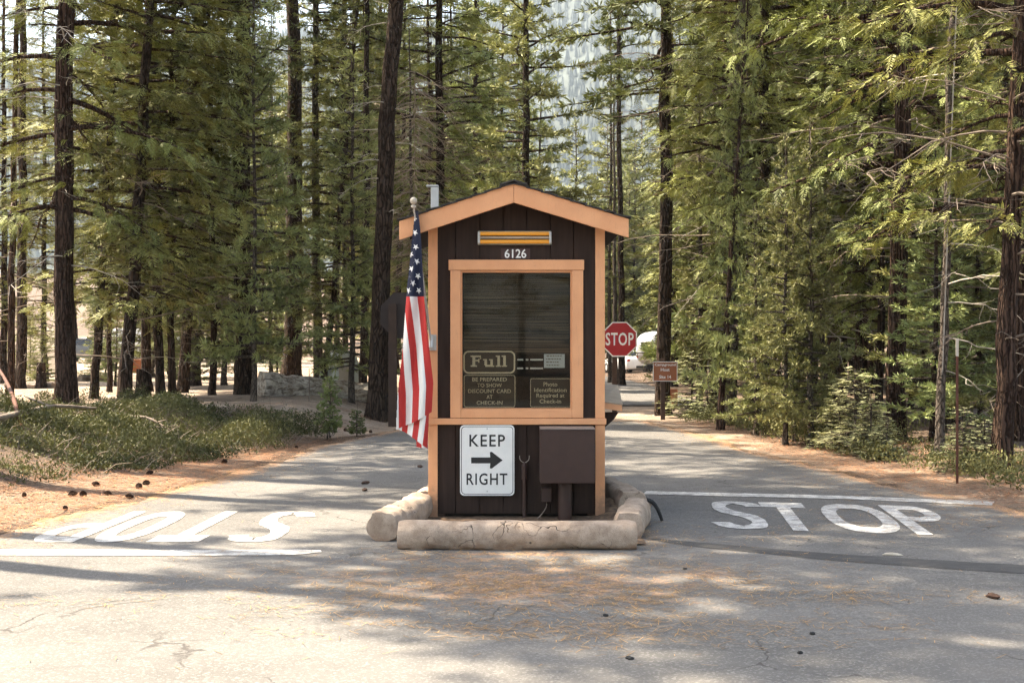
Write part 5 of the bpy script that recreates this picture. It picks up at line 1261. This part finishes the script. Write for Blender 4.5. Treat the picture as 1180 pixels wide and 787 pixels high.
# vehicles
def wheel(parent, x, y, r=.32, w=.2):
    b = MB(); n = 24; prof = [(r * .62, -w / 2), (r * .95, -w / 2), (r, -w / 2 + .03), (r, w / 2 - .03), (r * .95, w / 2), (r * .62, w / 2)]
    b.lathe(prof, n); o = b.build('wheel', M['rubber'], parent, smooth=True); o.rotation_euler = (R(90), 0, 0); o.location = (x, y, r)
    q = MB(); q.lathe([(.001, -w / 2 + .02), (r * .3, -w / 2 + .005), (r * .61, -w / 2 + .02), (r * .61, w / 2 - .02), (r * .3, w / 2 - .005), (.001, w / 2 - .02)], n); q.build('rim', M['aluminium'], o)
def car(x, y, rz, label, paint, van=False):
    e = empty('parked_car', (x, y, float(HG(x, y))), rz, label, 'car')
    H = 2.0 if van else 1.48
    if van: S = [(-2.35, .35, .95, .8), (-2.3, .3, 1.9, .92), (-2.0, .28, 2.0, .96), (.9, .28, 2.0, .96), (1.35, .28, 1.9, .95), (1.75, .28, 1.2, .93), (2.3, .3, .98, .9), (2.42, .4, .8, .78)]
    else: S = [(-2.1, .42, .8, .72), (-2.05, .3, .98, .82), (-1.75, .25, 1.12, .88), (-1.45, .24, 1.4, .88), (-.6, .24, 1.48, .89), (.35, .24, 1.42, .89), (1.0, .24, 1.0, .89), (1.85, .26, .86, .86), (2.1, .32, .72, .76), (2.14, .4, .6, .68)]
    b = MB(); V = []
    for xx, zb, zt, w in S:
        belt = min(zt, .98 if not van else 1.15); roof = w * (.80 if zt > 1.1 else .94)
        V += [(xx, -w * .9, zb), (xx, -w, zb + .15), (xx, -w, belt - .05), (xx, -roof, zt - .05), (xx, -roof * .85, zt), (xx, roof * .85, zt), (xx, roof, zt - .05), (xx, w, belt - .05), (xx, w, zb + .15), (xx, w * .9, zb)]
    k = 10; n = len(S); i = np.arange(n - 1)[:, None] * k; j = np.arange(k)[None]; j2 = (j + 1) % k
    b.add(V, np.stack([i + j, i + j2, i + k + j2, i + k + j], -1).reshape(-1, 4)); b.poly(V[:k]); b.poly(V[-k:][::-1])
    o = b.build('body', M[paint], e, bevel=.03); smooth_angle(o, 35)
    zg0, zg1 = (1.0, 1.38) if not van else (1.2, 1.75)
    for s in (-1, 1):
        for xa, xb in (((-1.35, -.55), (-.5, .4)) if not van else ((-2.0, -.9), (-.8, .3), (.4, 1.2))):
            q = MB(); yo, yi = s * (.90 if not van else .955), s * (.745 if not van else .80)
            q.add([(xa, yo, zg0), (xb + (.28 if xb > .3 else 0), yo, zg0), (xb, yi, zg1), (xa + .05, yi, zg1)] + [(xa, yo * .97, zg0), (xb + (.28 if xb > .3 else 0), yo * .97, zg0), (xb, yi * .97, zg1), (xa + .05, yi * .97, zg1)], [(0, 1, 2, 3), (4, 7, 6, 5), (0, 4, 5, 1), (1, 5, 6, 2), (2, 6, 7, 3), (3, 7, 4, 0)]); q.build('side_window', M['car_glass'], e)
    if van: q = MB(); q.add([(-2.345, -.75, 1.25), (-2.345, .75, 1.25), (-2.325, .7, 1.75), (-2.325, -.7, 1.75)], [(0, 1, 2, 3)]); q.build('rear_window', M['car_glass'], e)
    else: q = MB(); q.add([(-1.79, -.7, 1.12), (-1.79, .7, 1.12), (-1.49, .6, 1.40), (-1.49, -.6, 1.40)], [(0, 1, 2, 3)]); q.build('rear_window', M['car_glass'], e)
    q = MB(); xf = (1.04, 1.02, .42, 1.40) if not van else (1.79, 1.22, 1.40, 1.86); q.add([(xf[0], -.72, xf[1]), (xf[0], .72, xf[1]), (xf[2], .62, xf[3]), (xf[2], -.62, xf[3])], [(0, 1, 2, 3)]); q.build('windscreen', M['car_glass'], e)
    for s in (-1, 1):
        q = MB(); q.box(-2.1 if not van else -2.36, -2.0 if not van else -2.26, s * .72 - .09, s * .72 + .09, .78, .92); q.build('tail_light', M['tail_lamp'], e, bevel=.01)
        q = MB(); q.box(2.0 if not van else 2.3, 2.13 if not van else 2.4, s * .6 - .12, s * .6 + .12, .6, .72); q.build('headlight', M['aluminium'], e, bevel=.01)
        for xx in (-1.35, 1.35): wheel(e, xx, s * .8)
    return e
def trailer(x, y, rz):
    e = empty('travel_trailer', (x, y, float(HG(x, y))), rz, 'rounded silver travel trailer parked beyond the road', 'trailer')
    Lh, W, z0, z1 = 3.1, 1.2, .42, 2.62; n, k = 25, 32; V = []
    for i in range(n):
        t = -1 + 2 * i / (n - 1); u = math.copysign(abs(t) ** .9, t); xx = Lh * math.sin(u * math.pi / 2) if True else 0
        s = max(0.02, (1 - abs(xx / Lh) ** 4.2)) ** .42
        for j in range(k):
            a = j * 2 * math.pi / k; c, q = math.cos(a), math.sin(a); ex_ = .62
            V.append((xx, W * (.25 + .75 * s) * math.copysign(abs(c) ** ex_, c) * (1 if s > .05 else .6), (z0 + z1) / 2 + (z1 - z0) / 2 * (.28 + .72 * s) * math.copysign(abs(q) ** ex_, q)))
    i = np.arange(n - 1)[:, None] * k; j = np.arange(k)[None]; j2 = (j + 1) % k
    b = MB(); b.add(V, np.stack([i + j, i + k + j, i + k + j2, i + j2], -1).reshape(-1, 4)); b.poly(V[:k]); b.poly(V[-k:][::-1]); o = b.build('shell', M['aluminium'], e); smooth_angle(o, 60)
    b = MB(); b.box(-.5, .35, -.4, .4, z1 - .02, z1 + .2); b.build('air_conditioner', M['white_sign_face'], e, bevel=.06)
    for xx, w in ((-1.7, .8), (.2, .7), (1.75, .75)):
        for s in (-1, 1): b = MB(); b.box(xx - w / 2, xx + w / 2, s * W * .985 - .02, s * W * .985 + .02, 1.45, 1.98); b.build('side_window', M['car_glass'], e, bevel=.015)
    for s in (-1, 1): b = MB(); b.box(s * Lh * 1.0 - .015, s * Lh * 1.0 + .015, -.42, .42, 1.45, 1.95); b.build('end_window', M['car_glass'], e, bevel=.01)
    b = MB(); b.box(-1.02, -.36, -W * .99 - .012, -W * .97, .55, 2.15); d = b.build('door', M['aluminium'], e, bevel=.01); b = MB(); b.box(-.95, -.9, -W * 1.0 - .04, -W * .985, 1.2, 1.3); b.build('handle', M['rubber'], d)
    b = MB(); b.box(-Lh * .85, Lh * .85, -.95, .95, .3, .46); b.build('chassis', M['rubber'], e)
    b = MB(); b.box(Lh * .9, Lh + 1.1, -.05, .05, .38, .46); b.build('hitch', M['rubber'], e)
    for s in (-1, 1):
        for xx in (-.42, .42): wheel(e, xx, s * 1.0, .34, .22)
        b = MB(); b.box(-Lh - .0, -Lh + .06, s * .7 - .06, s * .7 + .06, .95, 1.1); b.build('tail_light', M['tail_lamp'], e)
trailer(X(772, 88), 90, R(62))
car(X(722, 93), 93, R(108), 'white car parked left of the silver trailer behind the stop sign', 'car_white')
car(X(176, 84), 84, R(15), 'white van far off between the left trunks', 'car_white', van=True)
car(X(103, 86), 86, R(170), 'dark car far off right of the biggest far left trunk', 'car_grey')
car(X(312, 96), 96, R(10), 'dark car far off behind the clearing, right of the stout dark trunk', 'car_grey')
e = empty('notice_board', (X(776, 31), 31, float(HG(X(776, 31), 31))), R(-20), 'low rust brown panel right of the brown sign\'s post', 'sign')
b = MB(); b.box(-.09, .09, 0, .02, .12, .48); b.build('panel', M['sign_brown'], e, bevel=.004); b = MB(); b.box(-.02, .02, .021, .05, -.05, .42); b.build('stake', M['dark_wood_post'], e)
# thin stakes in the dirt bank
for i, (px, py, h) in enumerate(((356, 463, .62), (380, 481, .4))):
    x, y, z = ground_at(px, py); b = MB(); b.tube([(0, 0, -.05), (.01, 0, h * .5), (0, .02, h)], [.01, .009, .006], 5); o = b.build('wooden_stake', M['dead_twig']); o.location = (x, y, z)
    tag(o, ('taller thin stake standing in front of the bleached log', 'short thin stake beside the leafy knee high sapling')[i], 'stake')
# ------------------------------------------------------------------ hills and haze
def hill_z(x, y):
    a = np.degrees(np.arctan2(x, y)); d = np.hypot(x, y)
    ridge = np.interp(a, [-40, -22, -17, -8, -3.5, -1, 1.5, 3.5, 8, 20, 40], [.165, .172, .178, .205, .212, .225, .262, .32, .36, .34, .3]) 
    return ridge * 1900 * sst(900, 2000, d) * (1 + .10 * (fbm(x, y, .003, 4) - .5)) + 22
th = np.radians(np.linspace(-45, 45, 150)); dd = np.linspace(900, 2300, 60); TH, DD = np.meshgrid(th, dd); xx = np.sin(TH) * DD; yy = np.cos(TH) * DD
V = np.stack([xx, yy, hill_z(xx, yy) - 12 * (DD < 915)], -1).reshape(-1, 3); nx = len(th); i = np.arange(len(dd) - 1)[:, None] * nx; j = np.arange(nx - 1)[None]
b = MB(); b.add(V, np.stack([i + j, i + j + 1, i + nx + j + 1, i + nx + j], -1).reshape(-1, 4))
tag(b.build('mountain', M['mountain_slope'], smooth=True), kind='structure')
rng = np.random.RandomState(4); n = 22000; a = np.radians(rng.uniform(-24, 24, n)); d = np.sqrt(rng.uniform(1100 ** 2, 2050 ** 2, n)); x, y = np.sin(a) * d, np.cos(a) * d; z = hill_z(x, y); h = rng.uniform(9, 22, n); r = h * rng.uniform(.07, .16, n)
b = MB(); k = 5; V = []
for (zz, q) in ((.08, 1.), (.5, .62), (1., .0)):
    for j in range(k): t = j * 2 * math.pi / k + rng.uniform(0, 1, n); s = q * r * rng.uniform(.6, 1.3, n); V.append(np.stack([x + s * np.cos(t), y + s * np.sin(t), z + h * zz], -1))
V = np.stack(V, 1); base = np.arange(n)[:, None, None] * (3 * k)
i = np.array([0, k])[:, None]; j = np.arange(k)[None]; q = np.stack([i + j, i + (j + 1) % k, i + k + (j + 1) % k, i + k + j], -1).reshape(-1, 4)
b.add(V.reshape(-1, 3), (base + q[None]).reshape(-1, 4), 0, np.repeat(rng.uniform(0, 1, n), len(q)))
tag(b.build('mountain_forest', M['hill_trees']), 'hazy conifer forest covering the far slope', 'forest', kind='stuff')
if HAZE > 0:
    q = NT('haze'); pv = q.n('ShaderNodeVolumePrincipled', ins={'Color': (.72, .87, 1, 1), 'Density': HAZE, 'Anisotropy': .3}); o_ = q.n('ShaderNodeOutputMaterial'); q.t.links.new(pv.outputs[0], o_.inputs['Volume'])
    b = MB(); b.box(-2900, 2900, -2900, 2900, -14, 1000); o = b.build('haze', q.m); tag(o, 'thin pale haze in the air', 'haze', kind='stuff')
# ------------------------------------------------------------------ light, sky, camera
SUN_EL, SUN_AZ = 59.0, -65.0       # azimuth from the view direction, negative = left
wd = bpy.data.worlds.new("World"); SC.world = wd; wd.use_nodes = True; nt = wd.node_tree; nt.nodes.clear()
sky = nt.nodes.new('ShaderNodeTexSky'); sky.sky_type = 'NISHITA'; sky.sun_disc = False
sky.sun_elevation = R(SUN_EL); sky.sun_rotation = R(SUN_AZ); sky.air_density = 1.0; sky.dust_density = 2.5; sky.ozone_density = 1.0
bg = nt.nodes.new('ShaderNodeBackground'); bg.inputs['Strength'].default_value = SKY
wo = nt.nodes.new('ShaderNodeOutputWorld'); nt.links.new(sky.outputs[0], bg.inputs[0]); nt.links.new(bg.outputs[0], wo.inputs[0])
sl = bpy.data.lights.new('sun', 'SUN'); sl.energy = SUN; sl.angle = R(.53); sl.color = (1, .93, .82)
so = bpy.data.objects.new('sun', sl); COL.objects.link(so)
d = np.array([math.sin(R(SUN_AZ)) * math.cos(R(SUN_EL)), math.cos(R(SUN_AZ)) * math.cos(R(SUN_EL)), math.sin(R(SUN_EL))])
from mathutils import Vector
so.rotation_euler = Vector(tuple(d)).to_track_quat('Z', 'Y').to_euler(); so.location = tuple(d * 60)
cam = bpy.data.cameras.new('camera'); cam.sensor_width = 36; cam.lens = 36 * F / 1180; cam.clip_end = 9000; cam.clip_start = .1
co = bpy.data.objects.new('camera', cam); COL.objects.link(co); co.location = (0, 0, CAMZ); co.rotation_euler = (R(90), 0, 0); SC.camera = co
SC.view_settings.view_transform = 'Standard'; SC.view_settings.look = 'None'; SC.view_settings.gamma = 1; SC.view_settings.use_curve_mapping = False
SC.view_settings.exposure = EXPO
SC.cycles.denoising_prefilter = 'NONE'; SC.cycles.use_light_tree = False; SC.cycles.adaptive_threshold = .03; SC.cycles.max_bounces = 5; SC.cycles.diffuse_bounces = 2; SC.cycles.transmission_bounces = 4; SC.cycles.transparent_max_bounces = 8; SC.cycles.volume_bounces = 0; SC.cycles.glossy_bounces = 2
SC.view_settings.use_white_balance = True; SC.view_settings.white_balance_temperature = WBT; SC.view_settings.white_balance_tint = 10
